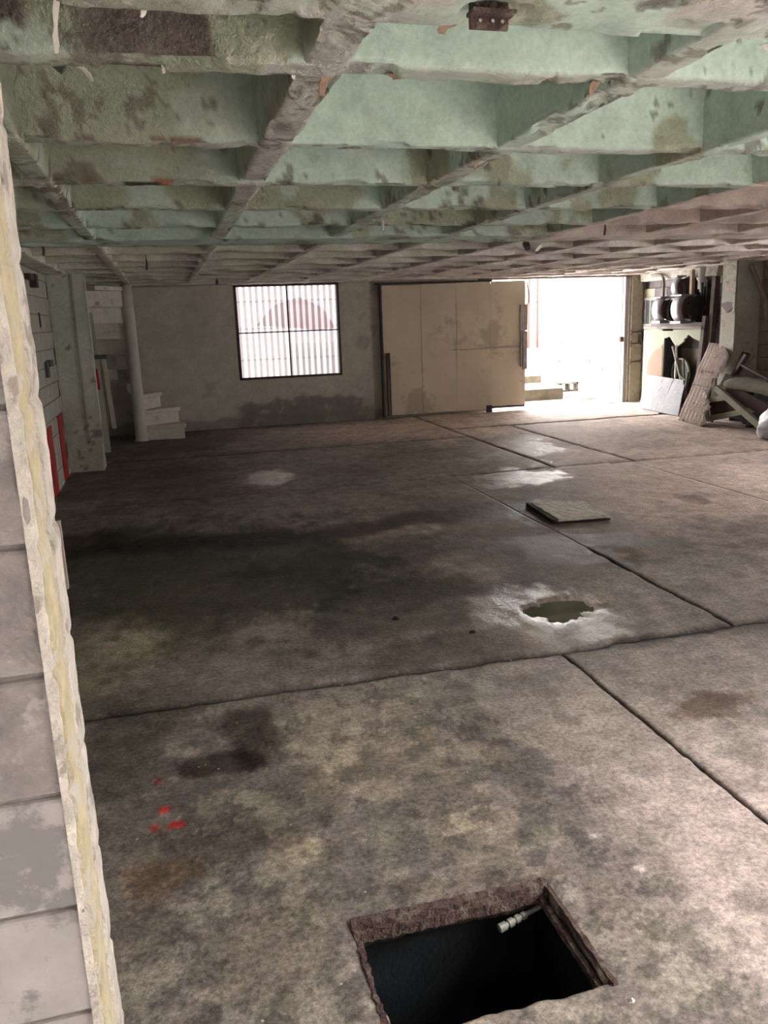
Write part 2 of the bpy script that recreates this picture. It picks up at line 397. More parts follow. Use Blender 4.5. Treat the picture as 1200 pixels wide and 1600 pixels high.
def axis(a, b, step):
    out = [a]
    while out[-1] < b: out.append(out[-1] + step(out[-1]))
    out = np.array(out); out = a + (out - a) * (b - a) / (out[-1] - a); return out
HX0, HX1, HY0, HY1 = .345, .885, 1.445, 1.815     # open hatch
PU = (1.93, 3.78)                                   # water-filled pothole
def floor_slab(x0, x1, y0, y1, fine, label=None):
    xs = axis(x0, x1, lambda v: fine); ys = axis(y0, y1, lambda v: min(max(.008, v * v / 330), .09))
    if x0 < HX0 < x1 and y0 < HY0 < y1:
        for h in (HX0, HX1): xs[np.argmin(abs(xs - h))] = h
        for h in (HY0, HY1): ys[np.argmin(abs(ys - h))] = h
    X, Y = np.meshgrid(xs, ys, indexing='ij'); P = np.stack([X, Y, X * 0], -1)
    jx = (fbm(P, 6, 4, 91) - .5); jy = (fbm(P, 6, 4, 92) - .5); jb = fbm(P, 20, 3, 95) - .5
    P2 = P.copy()
    ed = np.minimum(np.minimum(X - x0, x1 - X), np.minimum(Y - y0, y1 - Y))
    P2[..., 2] = .010 * (fbm(P, 1.4, 3, 5) - .5) + .006 * (fbm(P, 9, 3, 6) - .5)
    jd = X * 0
    for (e, wj) in ((X - x0, joint_w('x', x0, Y)), (x1 - X, joint_w('x', x1, Y)), (Y - y0, joint_w('y', y0, X)), (y1 - Y, joint_w('y', y1, X))):
        wj = wj * (1 + 1.2 * jb)
        jd = np.maximum(jd, (1 - sstep(e, wj * .6, wj * 1.4 + .003)) * sstep(wj, .001, .004))
    P2[..., 2] -= .012 * jd
    # ragged edges of the slabs, only where the joint is open
    jw = X * 0
    for (e, wj) in ((X - x0, joint_w('x', x0, Y)), (x1 - X, joint_w('x', x1, Y)), (Y - y0, joint_w('y', y0, X)), (y1 - Y, joint_w('y', y1, X))):
        jw = np.maximum(jw, (1 - sstep(e, 0, .12)) * sstep(wj, .001, .010))
    inx = (X > x0 + 1e-6) & (X < x1 - 1e-6)
    P2[..., 0] += (jx * .05 + jb * .015) * jw * inx * (.35 if abs(x0 - 1.66) < .01 or abs(x1 - 1.66) < .01 else 1)
    P2[..., 1] += (jy * .07 + jb * .02) * jw * inx
    # pothole
    dp = np.sqrt(((X - PU[0]) / .20) ** 2 + ((Y - PU[1]) / .17) ** 2) + jx * 1.1 + jb * .7
    P2[..., 2] -= .028 * (1 - sstep(dp, .55, 1.05))
    d2 = np.sqrt(((X - PU[0]) / .5) ** 2 + ((Y - PU[1]) / .5) ** 2)
    P2[..., 2] += .012 * (fbm(P, 16, 3, 41) - .5) * (1 - sstep(d2, .5, 1.2))
    hole = None
    if x0 < HX0 < x1 and y0 < HY0 < y1:
        cx = (X[:-1, :-1] + X[1:, 1:]) / 2; cy = (Y[:-1, :-1] + Y[1:, 1:]) / 2
        hole = (cx > HX0) & (cx < HX1) & (cy > HY0) & (cy < HY1)
        dh = np.maximum(np.maximum(HX0 - X, X - HX1), np.maximum(HY0 - Y, Y - HY1))
        w = (1 - sstep(abs(dh), 0, .05))
        P2[..., 0] += .018 * (jb + jx) * w; P2[..., 1] += .018 * (jb + jy) * w
        P2[..., 2] -= .006 * w * (dh > -.02)
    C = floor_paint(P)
    far = sstep(Y, 6.8, 7.6); C[..., :3] *= (1 - (.78 - .38 * far) * jd)[..., None]
    halo = (1 - sstep(abs(Y - 3.27) + .05 * jb, .01, .07)) * (.2 + .5 * sstep(X, 1.4, 2.0)); C[..., :3] *= (1 - .5 * halo)[..., None]
    return P2, C, hole
floor = thing('floor', (0, 0, 0), 'stained bare concrete floor in big cast slabs with an open hatch', None, kind='structure')
SL = [(XW, 1.66, .55, 3.27, .009), (1.66, 4.7, .55, 3.27, .014), (4.7, 7.85, .55, 3.27, .08),
      (XW, 2.62, 3.27, 7.54, .014), (2.62, 4.6, 3.27, 7.54, .022), (4.6, 7.85, 3.27, 7.54, .03),
      (XW, 3.76, 7.54, 10.05, .03), (3.76, 4.66, 7.54, 10.83, .035), (4.66, 7.85, 7.54, 10.83, .04),
      (XW, 3.76, 10.05, 12.62, .05), (3.76, 7.85, 10.83, 12.62, .05)]
def joint_w(ax, v, o):
    """how open a joint is along its length (ax: which axis is fixed at v, o: the running coordinate)"""
    if ax == 'x':
        if abs(v - 1.66) < .01: return .0065 + o * 0
        if abs(v - 2.62) < .01: return .011 * (1 - sstep(o, 4.3, 4.9))
        if abs(v - 4.6) < .01: return .0 + o * 0
        if abs(v - 4.66) < .01: return .018 + o * 0
        if abs(v - 3.76) < .01: return .006 + o * 0
        return o * 0
    if abs(v - 3.27) < .01: return .012 + .014 * sstep(o, 1.5, 1.9) * (1 - sstep(o, 2.6, 2.9)) - .006 * sstep(-o, -1.4, -.6)
    if abs(v - 7.54) < .01: return .016 * sstep(o, 4.3, 4.6) + .002
    if abs(v - 10.05) < .01: return .008 + .012 * sstep(o, 1.2, 2.0)
    if abs(v - 10.83) < .01: return .018 + o * 0
    return o * 0
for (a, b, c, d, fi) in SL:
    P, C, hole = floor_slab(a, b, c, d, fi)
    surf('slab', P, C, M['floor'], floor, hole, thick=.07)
MB().b2((XW, 1.9, -.2), (XE, 13.1, -.045)).b2((1.0, -6, -.2), (XE, 1.9, -.045)).b2((XW, -6, -.2), (.25, 1.9, -.045)).b2((.25, -6, -.2), (1.0, 1.36, -.045)).build('sub_base', M['mortar'], floor)
MB().b2((-7, -6, -.1), (11, .56, -.006)).build('yard_slab', M['outground'], floor)

# the open hatch: pit, rusty angle frame, pipe fitting, black water
pit = thing('inspection_pit', (.615, 1.63, -1.0), 'open rectangular inspection pit with rusty steel rim at the near floor', 'pit')
p = MB(); zb = -.95; a0, a1, c0, c1 = HX0 - .015, HX1 + .015, HY0 - .015, HY1 + .06
p.b2((a0 - .06, c0 - .06, zb), (a0, c1 + .06, -.075)).b2((a1, c0 - .06, zb), (a1 + .06, c1 + .06, -.075)).b2((a0, c0 - .06, zb), (a1, c0, -.075)).b2((a0, c1, zb), (a1, c1 + .06, -.075)).b2((a0 - .06, c0 - .06, zb - .05), (a1 + .06, c1 + .06, zb))
p.build('pit_wall', M['pitwall'], pit)
MB().b2((a0, c0, zb), (a1, c1, zb + .22)).build('pit_water', M['pitwater'], pit)
def rough_bar(p0, p1, w, h, n, name, m, par, amp=.004, seed=3):
    r = random.Random(seed); p0 = Vector(p0); p1 = Vector(p1); d = (p1 - p0).normalized(); s = Vector((-d.y, d.x, 0)); vs = []; fs = []
    for i in range(n + 1):
        c = p0.lerp(p1, i / n)
        for (a, b) in ((-w / 2, 0), (w / 2, 0), (w / 2, -h), (-w / 2, -h)):
            vs.append(c + s * (a + r.uniform(-amp, amp)) + Vector((0, 0, b + r.uniform(-amp, amp) * .7)))
    for i in range(n):
        for k in range(4): fs.append((i * 4 + k, i * 4 + (k + 1) % 4, i * 4 + 4 + (k + 1) % 4, i * 4 + 4 + k))
    fs += [(3, 2, 1, 0), tuple(n * 4 + k for k in range(4))]
    return MB().add(vs, fs).build(name, m, par)
rough_bar((HX0 - .01, HY1 + .004, .004), (HX1 + .01, HY1 + .004, .004), .03, .02, 40, 'rim_bar', M['rust'], pit, .004, 3)
rough_bar((HX0 - .0, HY1 - .012, -.012), (HX1 + .0, HY1 - .012, -.012), .014, .035, 40, 'rim_bar', M['rust'], pit, .004, 4)
rough_bar((HX1 + .006, HY1 + .01, .003), (HX1 + .006, HY0 - .005, .003), .014, .02, 30, 'rim_bar', M['rust'], pit, .002, 5)
rough_bar((HX1 - .018, HY1 - .01, -.022), (HX1 - .018, HY0, -.022), .012, .022, 30, 'rim_bar', M['rust'], pit, .002, 6)
rough_bar((HX0 - .004, HY1, .0), (HX0 - .004, HY0 - .02, .0), .012, .03, 30, 'rim_bar', M['rust'], pit, .004, 7)
ft = MB(); q0 = Vector((.742, 1.79, -.092)); q1 = Vector((.845, 1.81, -.078))
for i, (t0, t1, r) in enumerate(((0, .2, .012), (.2, .28, .008), (.28, .42, .0125), (.42, .5, .008), (.5, .62, .0115), (.62, .7, .008), (.7, .82, .011), (.82, 1.3, .007))):
    ft.tube([q0.lerp(q1, t0), q0.lerp(q1, t1)], r, 14)
ft.build('pipe_fitting', M['fitting'], pit)

# water lying in the pothole
ang = np.linspace(0, 2 * math.pi, 40, endpoint=False)
wv = [(PU[0] + .19 * math.cos(a) * (1 + .12 * math.sin(3 * a)), PU[1] + .16 * math.sin(a) * (1 + .1 * math.cos(2 * a)), -.0125) for a in ang]
w = MB(); w.add(wv + [(x, y, -.03) for x, y, z in wv], [tuple(range(40))] + [(k, k + 40, (k + 1) % 40 + 40, (k + 1) % 40) for k in range(40)])
tag(w.build('puddle', M['water'], org=(PU[0], PU[1], -.02)), 'olive puddle in the ragged pothole, wet concrete with painted pale sheen round it', 'puddle')

# loose concrete lid on the floor
lid = thing('drain_cover', (2.98, 5.72, 0), 'square pale concrete drain cover lying proud of the wet floor', 'drain cover')
lp = [(2.80, 6.05), (3.20, 5.93), (3.14, 5.42), (2.75, 5.46)]
lb = MB(); n = 14; g = []
for i in range(n + 1):
    for j in range(n + 1):
        u, v = i / n, j / n; A = Vector((*lp[0], 0)).lerp(Vector((*lp[1], 0)), u); B = Vector((*lp[3], 0)).lerp(Vector((*lp[2], 0)), u); q = A.lerp(B, v)
        g.append((q.x + random.uniform(-.004, .004), q.y + random.uniform(-.004, .004), .034 + random.uniform(-.003, .003)))
lb.add(g, [(i * (n + 1) + j, i * (n + 1) + j + 1, (i + 1) * (n + 1) + j + 1, (i + 1) * (n + 1) + j) for i in range(n) for j in range(n)])
o = lb.build('cover_plate', mat('pale_gritty_concrete_lid', (.62, .58, .51), .8, 0, .3, 26, .5), lid); s = o.modifiers.new('t', 'SOLIDIFY'); s.thickness = .036; s.offset = -1
MB().bar((2.775, 6.07, .015), (2.715, 5.45, .015), .022, .028, (1, 0, 0)).bar((2.73, 5.44, .008), (3.15, 5.40, .008), .012, .02, (0, 0, 1)).build('cover_gap', M['blackrub'], lid)  # black bars stand in for the dark gap beside the lid

# small debris on the floor
def lump(x, y, s, seed, z=.0):
    r = random.Random(seed); b = MB(); vs = []
    for k in range(7): a = k * math.tau / 7; vs.append((x + s * math.cos(a) * r.uniform(.6, 1.1), y + s * .7 * math.sin(a) * r.uniform(.6, 1.1), z))
    for k in range(7): a = k * math.tau / 7; vs.append((x + s * .7 * math.cos(a) * r.uniform(.5, 1), y + s * .5 * math.sin(a) * r.uniform(.5, 1), z + s * r.uniform(.3, .7)))
    vs.append((x, y, z + s * .7))
    b.add(vs, [tuple(range(6, -1, -1))] + [(k, (k + 1) % 7, 7 + (k + 1) % 7, 7 + k) for k in range(7)] + [(7 + k, 7 + (k + 1) % 7, 14) for k in range(7)]); return b
tag(lump(1.05, 3.93, .028, 1).build('stone', M['blackrub'], org=(1.05, 3.93, 0)), 'small black lump alone on the dark floor, west of the puddle', 'stone')
tag(lump(1.36, 3.62, .02, 2).build('stone', M['blackrub'], org=(1.36, 3.62, 0)), 'tiny dark stone beside the pale ring of the puddle', 'stone')
tag(lump(.9, 1.385, .012, 5).build('stone', M['paintflake_white'], org=(.9, 1.385, 0)), 'whitish chip at the near right corner of the open hatch', 'stone')

# ------------------------------------------------------------------ ceiling
MINT = (.49, .60, .52); KHAKI = (.40, .43, .315); GREY = (.40, .39, .345); BARE = (.15, .115, .10); BEIGE = (.56, .475, .43); MAUVE = (.50, .455, .43); OLIVE = (.53, .54, .42); RUSTC = (.15, .07, .042)
def box2(P, x0, x1, y0, y1, n, rag):
    """1 inside a rough-edged plan rectangle"""
    X = P[..., 0] + n * rag; Y = P[..., 1] + n * rag * .4
    d = np.minimum(np.minimum(X - x0, x1 - X), np.minimum(Y - y0, y1 - Y)); return sstep(d, -.012, .012)
def ceil_paint(P, soffit):
    n1 = fbm(P, 2.4, 4, 101) - .5; n2 = fbm(P, 7, 4, 131) - .5; n3 = fbm(P, 26, 3, 151) - .5; n4 = fbm(P, 4.2, 5, 171) - .5
    C = np.ones(P.shape[:-1] + (3,)) * np.array(MINT); R = np.full(P.shape[:-1], .12)
    X, Y, Z = P[..., 0], P[..., 1], P[..., 2]
    def lay(c, t, r=None):
        nonlocal C, R
        t = np.clip(t, 0, 1); C = C * (1 - t[..., None]) + np.array(c) * t[..., None]
        if r is not None: R = R * (1 - t) + r * t
    # rough khaki skin, mostly over the west bays and in random patches
    west = 1 - sstep(X, .15, .5)
    near = 1 - sstep(Y, 4.2, 5.0)
    lay(KHAKI, sstep(n4 + .16 * west * near + n3 * .08, .05, .11), .85)
    lay(KHAKI, west * near * .35, .8)
    lay(MINT, box2(P, .46, 1.2, 2.3, 3.06, n2, .1) * .9, .08)
    lay((.36, .38, .31), box2(P, -.5, .42, 2.1, 3.75, n2, .1) * .4, .8)
    # dirty grey smears on the undersides
    lay(GREY, soffit * sstep(n1 + .12, .0, .1) * .6, .45)
    lay((.50, .48, .44), soffit * box2(P, .3, .52, 1.7, 4.2, n2, .15) * .9, .8)
    lay((.5, .45, .42), (Y < 1.62) * soffit * sstep(n1 + .1, -.05, .08) * .75, .4)
    lay((.13, .105, .10), (Y < 1.58) * soffit * sstep(n2 + n1 * .5, .10, .17) * .8, .8)
    # bare patches where render fell away
    lay(BARE, box2(P, -.09, .155, 1.9, 2.12, n2, .05) * (1 - soffit), .9)
    lay((.2, .155, .13), box2(P, -.05, .12, 1.9, 2.12, n3, .12) * (1 - soffit) * .5, .9)
    lay(BARE, box2(P, -.42, -.2, 1.9, 2.12, n2, .1) * (1 - soffit) * sstep(Z + n3 * .1, 2.16, 2.18), .9)
    lay((.10, .085, .07), sstep(n4 * .7 + n2 * .8 + n3 * .5, .25, .29) * (Y > 1.75) * .8, .9)
    lay((.17, .15, .12), sstep(n2 + n3 * .9 + n1 * .3 + .05 * (1 - sstep(abs(Z - ZS), .0, .05)) + .05 * west, .235, .27) * .75, .9)
    lay((.60, .58, .50), sstep(n3 * .8 + n4, .24, .28) * (1 - sstep(abs(Z - ZS), .0, .07)) * .6, .6)
    lay(MINT, box2(P, .47, 1.2, 2.3, 3.02, n2, .05) * (1 - soffit) * .9, .06); lay(MINT, box2(P, .62, 1.2, 1.9, 2.06, n2, .05) * (1 - soffit) * .8, .06)
    # rust streaks along arrises
    edge = (1 - sstep(abs(Z - ZS - .004), .0, .02))
    lay(RUSTC, edge * sstep(n1 + n2 * .6 + n3 * .9, .20, .24) * (X < .6) * (Y > 2.6) * (1 - soffit * .8) * .9, .6)
    lay((.34, .12, .045), box2(P, .02, .10, 3.5, 3.8, n3, .03) * edge, .6)
    lay((.05, .035, .03), box2(P, -.10, .05, 3.5, 3.8, n3, .02) * (1 - sstep(abs(Z - ZS), .0, .008)), .6)
    # unpainted bays on the east side, and the far bays
    east = sstep(X, 2.86, 2.89)
    lay(BEIGE, east, .12)
    lay((.36, .31, .28), east * sstep(n4, .06, .14) * .7, .5)
    far = sstep(Y, 6.36, 6.40)
    lay(MAUVE, far * (1 - east * .5), .35)
    lay(OLIVE, far * sstep(n1 + (.16 - .05 * abs(X)) , -.03, .06) * .8, .35)
    lay((.62, .57, .53), far * sstep(n2 + n1 + .08 * sstep(X, 3, 5) + .08 * sstep(Y, 10, 12), .16, .2) * .8, .5)
    lay((.50, .64, .56), (Y > 5.96) * (Y < 6.33) * soffit * (X < 2.87) * sstep(.12 - n2, 0, .05) * .85, .1)
    C = C * (1 + .35 * n1 + .3 * n2 + .25 * n3)[..., None]
    return np.concatenate([np.clip(C, .01, .85), R[..., None]], -1)
ceiling = thing('ceiling', (0, 0, 0), 'waffle concrete ceiling with peeling mint green paint', None, kind='structure')
def strip(path, prof_n, ts, axisname, name, seed, amp):
    """rib swept along ts; path = list of (offset across, z) section points with soffit flag"""
    sec = np.array(path); nS = len(sec)
    T, S = np.meshgrid(ts, np.arange(nS), indexing='ij')
    off = sec[:, 0][None, :] + T * 0; z = sec[:, 1][None, :] + T * 0; so = sec[:, 2][None, :] + T * 0; nx = sec[:, 3][None, :]; nz = sec[:, 4][None, :]
    if axisname == 'x': P = np.stack([T, off, z], -1)
    else: P = np.stack([off, T, z], -1)
    C = ceil_paint(P, so)
    d = amp * ((fbm(P, 9, 4, seed) - .5) * 1.6 + (fbm(P, 34, 3, seed + 5) - .5) * 1.1 * C[..., 3] + (fbm(P, 2, 2, seed + 9) - .5) * 1.2)
    chip = sstep(fbm(P, 6, 5, seed + 20), .56, .64) * so * .016
    k = 1 if axisname == 'x' else 0
    P[..., k] += d * nx; P[..., 2] += d * nz + chip
    surf(name, P, C, M['ceil'], ceiling)
def section(c0, c1, zs, top, taper, nf, ns, nb=4):
    """south/west face, soffit, north/east face with rounded arrises"""
    L = []
    for i in range(nf): t = i / nf; L.append((c0 - taper * (1 - t), top + (zs + .010 - top) * t, 0, -1, 0))
    L.append((c0, zs + .008, 0, -1, 0)); L.append((c0 + .005, zs + .001, 1, -.7, -.7))
    for i in range(1, ns): L.append((c0 + (c1 - c0) * i / ns, zs, 1, 0, -1))
    L.append((c1 - .005, zs + .001, 1, .7, -.7)); L.append((c1, zs + .008, 0, 1, 0))
    for i in range(1, nb + 1): t = i / nb; L.append((c1 + taper * t, zs + .01 + (top - zs - .01) * t, 0, 1, 0))
    return L
TOP = 2.40
EW = [(2.11, .085), (2.975, .085), (3.76, .085), (4.575, .085), (5.34, .085)]
EW2 = [7.2, 8.0, 8.8, 9.6, 10.4, 11.2, 11.95]
for i, (yf, wd) in enumerate(EW):
    res = max(.009, yf * .004); nf = max(10, int(26 - yf * 3))
    ts = np.concatenate([np.arange(XW, 4.2, res), np.arange(4.2, XE + .03, .05)])
    strip(section(yf - wd, yf, ZS, TOP, .03, nf, 6), 0, ts, 'x', 'rib', 200 + i * 7, .011 if i < 3 else .008)
for i, yf in enumerate(EW2):
    strip(section(yf - .08, yf, ZS, TOP - .06, .025, 6, 3), 0, np.arange(XW, XE + .04, .045), 'x', 'rib', 300 + i, .008)
for i in range(-1, 9):
    xc = .42 + .83 * i
    if xc > XE - .1: break
    res = .012 if i < 4 else .03
    ts = np.concatenate([np.arange(1.2, 4.5, res), np.arange(4.5, 6.0, .03)])
    wd = .105 if i in (0, 1) else .085
    strip(section(xc - wd / 2, xc + wd / 2, ZS + .001, TOP, .028, 14 if i < 4 else 8, 6, 16 if i < 0 else 4), 0, ts, 'y', 'rib', 400 + i * 5, .011)
    strip(section(xc - .04, xc + .04, ZS + .001, TOP - .06, .025, 6, 3), 0, np.arange(6.35, 12.35, .05), 'y', 'rib', 500 + i * 5, .008)
# the broad edge beam over the opening, the deep cross beam and the perimeter beams
strip(section(.98, 1.735, ZS - .002, TOP + .1, .01, 6, 70), 0, np.concatenate([np.arange(XW, 2.6, .010), np.arange(2.6, XE, .05)]), 'x', 'edge_beam', 611, .012)
strip(section(5.93, 6.40, ZS - .012, TOP, .02, 10, 14), 0, np.arange(XW, XE + .03, .03), 'x', 'cross_beam', 631, .008)
strip(section(12.22, 12.60, ZS - .02, TOP, .01, 8, 8), 0, np.arange(XW, XE + .03, .03), 'x', 'end_beam', 651, .012)
strip(section(-1.14, -.93, ZS - .01, TOP, .01, 8, 6), 0, np.arange(1.0, 12.6, .03), 'y', 'side_beam', 671, .01)
strip(section(7.62, 7.85, ZS - .01, TOP, .01, 8, 6), 0, np.arange(1.0, 12.6, .04), 'y', 'side_beam', 691, .01)
xs = np.arange(XW, XE + .05, .05); ys = np.arange(.95, 12.65, .05)
X, Y = np.meshgrid(xs, ys, indexing='ij'); P = np.stack([X, Y, X * 0 + TOP - .03], -1)
surf('ceiling_slab', P, ceil_paint(P, X * 0), M['ceil'], ceiling, flip=True)
MB().b2((XW - .2, .95, TOP + .0), (XE + .2, 13.1, TOP + .2)).build('roof_slab', M['mortar'], ceiling)

# curled paint and broken render hanging from the ribs
def flake(p, L, w, tilt, spin, m, label, seed):
    r = random.Random(seed); vs = []; n = 6
    R = Euler((tilt, 0, spin)).to_matrix(); p = Vector(p)
    for i in range(n + 1):
        t = i / n; ww = w * (1 - .6 * t) * r.uniform(.8, 1.15)
        for s in (-1, 1): vs.append(p + R @ Vector((s * ww / 2 + r.uniform(-.002, .002), .25 * L * math.sin(2.2 * t), -L * t)))
    b = MB().add(vs, [(2 * i, 2 * i + 1, 2 * i + 3, 2 * i + 2) for i in range(n)])
    return tag(b.build('paint_flake', m, org=p, solid=.002), label, 'paint flake')
flake((-.13, 1.735, 2.128), .085, .014, .25, .3, M['paintflake_white'], 'long thin cream paint curl hanging near the top left corner', 1)
flake((.03, 1.735, 2.128), .03, .018, .9, .5, M['paintflake_white'], 'pale mint paint chip hanging under the beam above the brown bare patch', 2)
flake((-.135, 2.20, 2.15), .05, .022, .8, -.7, M['paintflake_white'], 'slanting white paint scrap on the green rib face at far left', 3)
flake((.06, 2.10, 2.128), .02, .013, .6, .2, M['paintflake_white'], 'tiny pale chip on the lower edge of the second rib', 4)
flake((.36, 2.09, 2.128), .025, .016, .6, .2, M['paintflake_white'], 'round pale chip beside the broken crossing of the first long rib', 5)
flake((.44, 2.12, 2.128), .05, .03, .3, .4, M['paintflake_brown'], 'curled brown render flap at the crossing of the first long rib', 6)
flake((.60, 2.09, 2.126), .03, .05, 1.2, -.5, M['paintflake_brown'], 'pinkish brown render flap under the middle of the second rib', 7)
flake((.62, 1.735, 2.128), .035, .045, 1.0, .3, M['paintflake_brown'], 'broken brown render piece below left of the rusty plate', 8)
flake((1.15, 2.10, 2.128), .035, .028, .5, .2, M['paintflake_brown'], 'tan render knob hanging where the second long rib crosses', 9)
flake((1.22, 3.10, 2.128), .05, .02, .4, .5, M['paintflake_brown'], 'brown flake dangling from the second long rib, beyond the crossing', 10)
flake((1.42, 1.80, 2.14), .05, .03, 1.1, -.9, M['paintflake_white'], 'white peeled paint curl at the right edge of the ceiling', 11)
# rusty plate bolted under the edge beam
pl = thing('steel_bracket', (.66, 1.66, 2.06), 'rust-brown steel bracket plate fixed under the edge beam', 'bracket')
MB().b2((.628, 1.645, 2.088), (.708, 1.655, 2.2)).build('plate', M['rust'], pl, bevel=.002)
MB().b2((.625, 1.62, 2.110), (.715, 1.66, 2.118)).build('flange', M['rust'], pl, bevel=.002)
for x in (.646, .672, .692):
    MB().tube([(x, 1.646, 2.101), (x, 1.638, 2.101)], .0035, 10).build('bolt', M['chrome'], pl)
# flat dark arc at far left, stood in for by a tube
hp = [(-.42, 2.10, 2.118), (-.33, 2.105, 2.112), (-.27, 2.11, 2.11), (-.22, 2.115, 2.105), (-.185, 2.12, 2.095), (-.165, 2.125, 2.08), (-.155, 2.13, 2.06)]
hp = [(-.36, 2.14, 2.168), (-.30, 2.14, 2.166), (-.25, 2.14, 2.160), (-.21, 2.14, 2.150), (-.18, 2.14, 2.136), (-.16, 2.14, 2.12)]
tag(MB().tube(hp, .011, 10).build('dark_tube', M['dark_tube'], org=hp[0]), 'dark arc on the rib face at the left edge, modelled as a tube', 'dark_tube')
# lamp holders and wire stubs
ls = thing('lamp_holder', (3.02, 6.64, 2.04), 'black and white lamp holder on the cross beam, right of centre', 'lamp holder')
MB().tube([(3.02, 6.66, 2.12), (3.02, 6.62, 2.075)], [.03, .026], 14).build('black_cap', M['wiremat'], ls)
MB().tube([(3.06, 6.60, 2.115), (3.09, 6.56, 2.07)], [.03, .034], 14).build('ceramic_socket', M['greysocket'], ls)
for (x, y, z1, r, m, lb) in ((-.74, 6.28, 2.05, .009, 'wiremat', 'black wire stub below the mint cross beam at far left'),
                             (-.08, 7.68, 2.03, .010, 'wiremat', 'short black wire stub above the spiral stair'),
                             (.74, 11.2, 2.05, .016, 'wiremat', 'small black fitting under the ceiling left of the window'),
                             (1.33, 4.98, 2.06, .009, 'greysocket', 'small white hanging tube in the middle of the ceiling'),
                             (3.0, 5.32, 2.05, .008, 'wiremat', 'thin dark wire at the mint and beige paint boundary')):
    tag(MB().tube([(x, y, 2.37), (x, y, 2.13), (x + .003, y, (2.13 + z1) / 2), (x - .003, y, z1)], [.003, .003, r, r], 8).build('hanging_wire', M[m], org=(x, y, 2.13)), lb, 'wire')

# ------------------------------------------------------------------ walls
def plaster_paint(P, kind):
    n1 = fbm(P, 1.2, 5, 701) - .5; n2 = fbm(P, 5, 4, 731) - .5; n3 = fbm(P, 20, 3, 751) - .5; Z = P[..., 2]; X = P[..., 0]
    base = {'north': (.48, .455, .39), 'pier': (.49, .51, .435), 'west': (.34, .345, .29), 'col': (.36, .38, .32)}[kind]
    C = np.ones(P.shape[:-1] + (3,)) * np.array(base); R = np.full(P.shape[:-1], .25)
    def lay(c, t, r=None):
        nonlocal C, R
        t = np.clip(t, 0, 1); C = C * (1 - t[..., None]) + np.array(c) * t[..., None]
        if r is not None: R = R * (1 - t) + r * t
    if kind == 'north':
        t = sstep(.42 - Z + n1 * .5 + n2 * .3, 0, .06) * sstep(X, .9, 1.1) * (1 - sstep(X, 2.9, 3.3)); lay((.15, .13, .115), t * .75, .7)
        lay((.42, .40, .35), sstep(n2 + n3 * .5, .14, .2) * sstep(.7 - Z, 0, .15) * .7, .6)
        lay((.20, .185, .155), sstep(.2 - Z + n2 * .2, 0, .08) * .7, .5)
        lay((.21, .195, .16), sstep(n1 + n2 * .5, .14, .22) * .5)
    if kind == 'pier':
        lay((.30, .29, .24), sstep(.75 - Z + n1 * .6, 0, .25) * .6, .5)
        lay((.45, .45, .40), sstep(n2 + n1, .12, .2) * .6); lay((.12, .12, .09), sstep(n3 * .7 + n2 * .9 + .12 * sstep(.7 - Z, 0, .3), .24, .28) * .8, .8)
    if kind == 'col':
        lay((.33, .28, .24), sstep(1.55 - Z + n1 * .5, 0, .2) * .7, .4); lay((.2, .16, .13), sstep(n2 + n3 * .5, .17, .22) * sstep(1.6 - Z, 0, .3) * .7)
    C = C * (1 + .3 * n1 + .3 * n2 + .15 * n3)[..., None]
    return np.concatenate([np.clip(C, .01, .8), R[..., None]], -1)
def cells(a, b, step, marks=()):
    v = np.arange(a, b + step * .5, step); v = v[v < b - 1e-6]; v = np.append(v, b)
    for m_ in marks: v[np.argmin(abs(v - m_))] = m_
    return v
WX0, WX1, WZ0, WZ1 = 1.08, 2.62, .73, 2.085
DX0, DX1, DZ1 = 5.05, 7.52, 2.085
xs = cells(XW - .1, XE + .1, .04, (WX0, WX1, DX0, DX1)); zs = cells(-.05, 2.3, .035, (WZ0, WZ1, DZ1))
X, Z = np.meshgrid(xs, zs, indexing='ij'); P = np.stack([X, X * 0 + YN, Z], -1)
cx = (X[:-1, :-1] + X[1:, 1:]) / 2; cz = (Z[:-1, :-1] + Z[1:, 1:]) / 2
hole = ((cx > WX0) & (cx < WX1) & (cz > WZ0) & (cz < WZ1)) | ((cx > DX0) & (cx < DX1) & (cz < DZ1))
C = plaster_paint(P, 'north'); P[..., 1] += .012 * (fbm(P, 3, 3, 801) - .5)
o = surf('wall_north', P, C, M['pier'], None, hole, flip=False, thick=.16); tag(o, 'dingy plastered rear wall with window and doorway', kind='structure')
# west wall: blockwork courses, plain near end hidden by the post
ww = thing('wall_west', (XW, 6, 0), 'whitewashed block wall along the left side', None, kind='structure')
MB().b2((XW - .2, .98, -.05), (XW - .015, 12.6, 2.3)).build('backing', M['mortar'], ww)
bm_w = None
def block_mesh(name, sx, sy, sz, m):
    b = MB().box((0, 0, 0), (sx, sy, sz)); me = bpy.data.meshes.new(name); me.from_pydata(b.v, [], b.f); me.materials.append(m); return me
def add_block(me, loc, parent, name='block', bev=.004, rng=random):
    o = bpy.data.objects.new(name, me); COL.objects.link(o); o.parent = parent
    base = LOC[parent.name]; o.location = Vector(loc) - base; LOC[o.name] = Vector(loc)
    if bev: m_ = o.modifiers.new('b', 'BEVEL'); m_.width = bev; m_.segments = 1
    return o
CH, CL = .170, .345
mw_ = block_mesh('wall_block', .06, CL - .006, CH - .005, M['whitewash'])
for k in range(13):
    y = 7.6 + (CL / 2 if k % 2 else 0)
    while y < 12.3:
        if not (y > 9.4 and y < 9.6): add_block(mw_, (XW - .03 + random.uniform(-.002, .002), y + CL / 2, CH * (k + .5)), ww)
        y += CL
MB().b2((XW - .06, 1.0, 0), (XW - .004, 7.6, 2.2)).build('render_coat', M['whitewash'], ww)
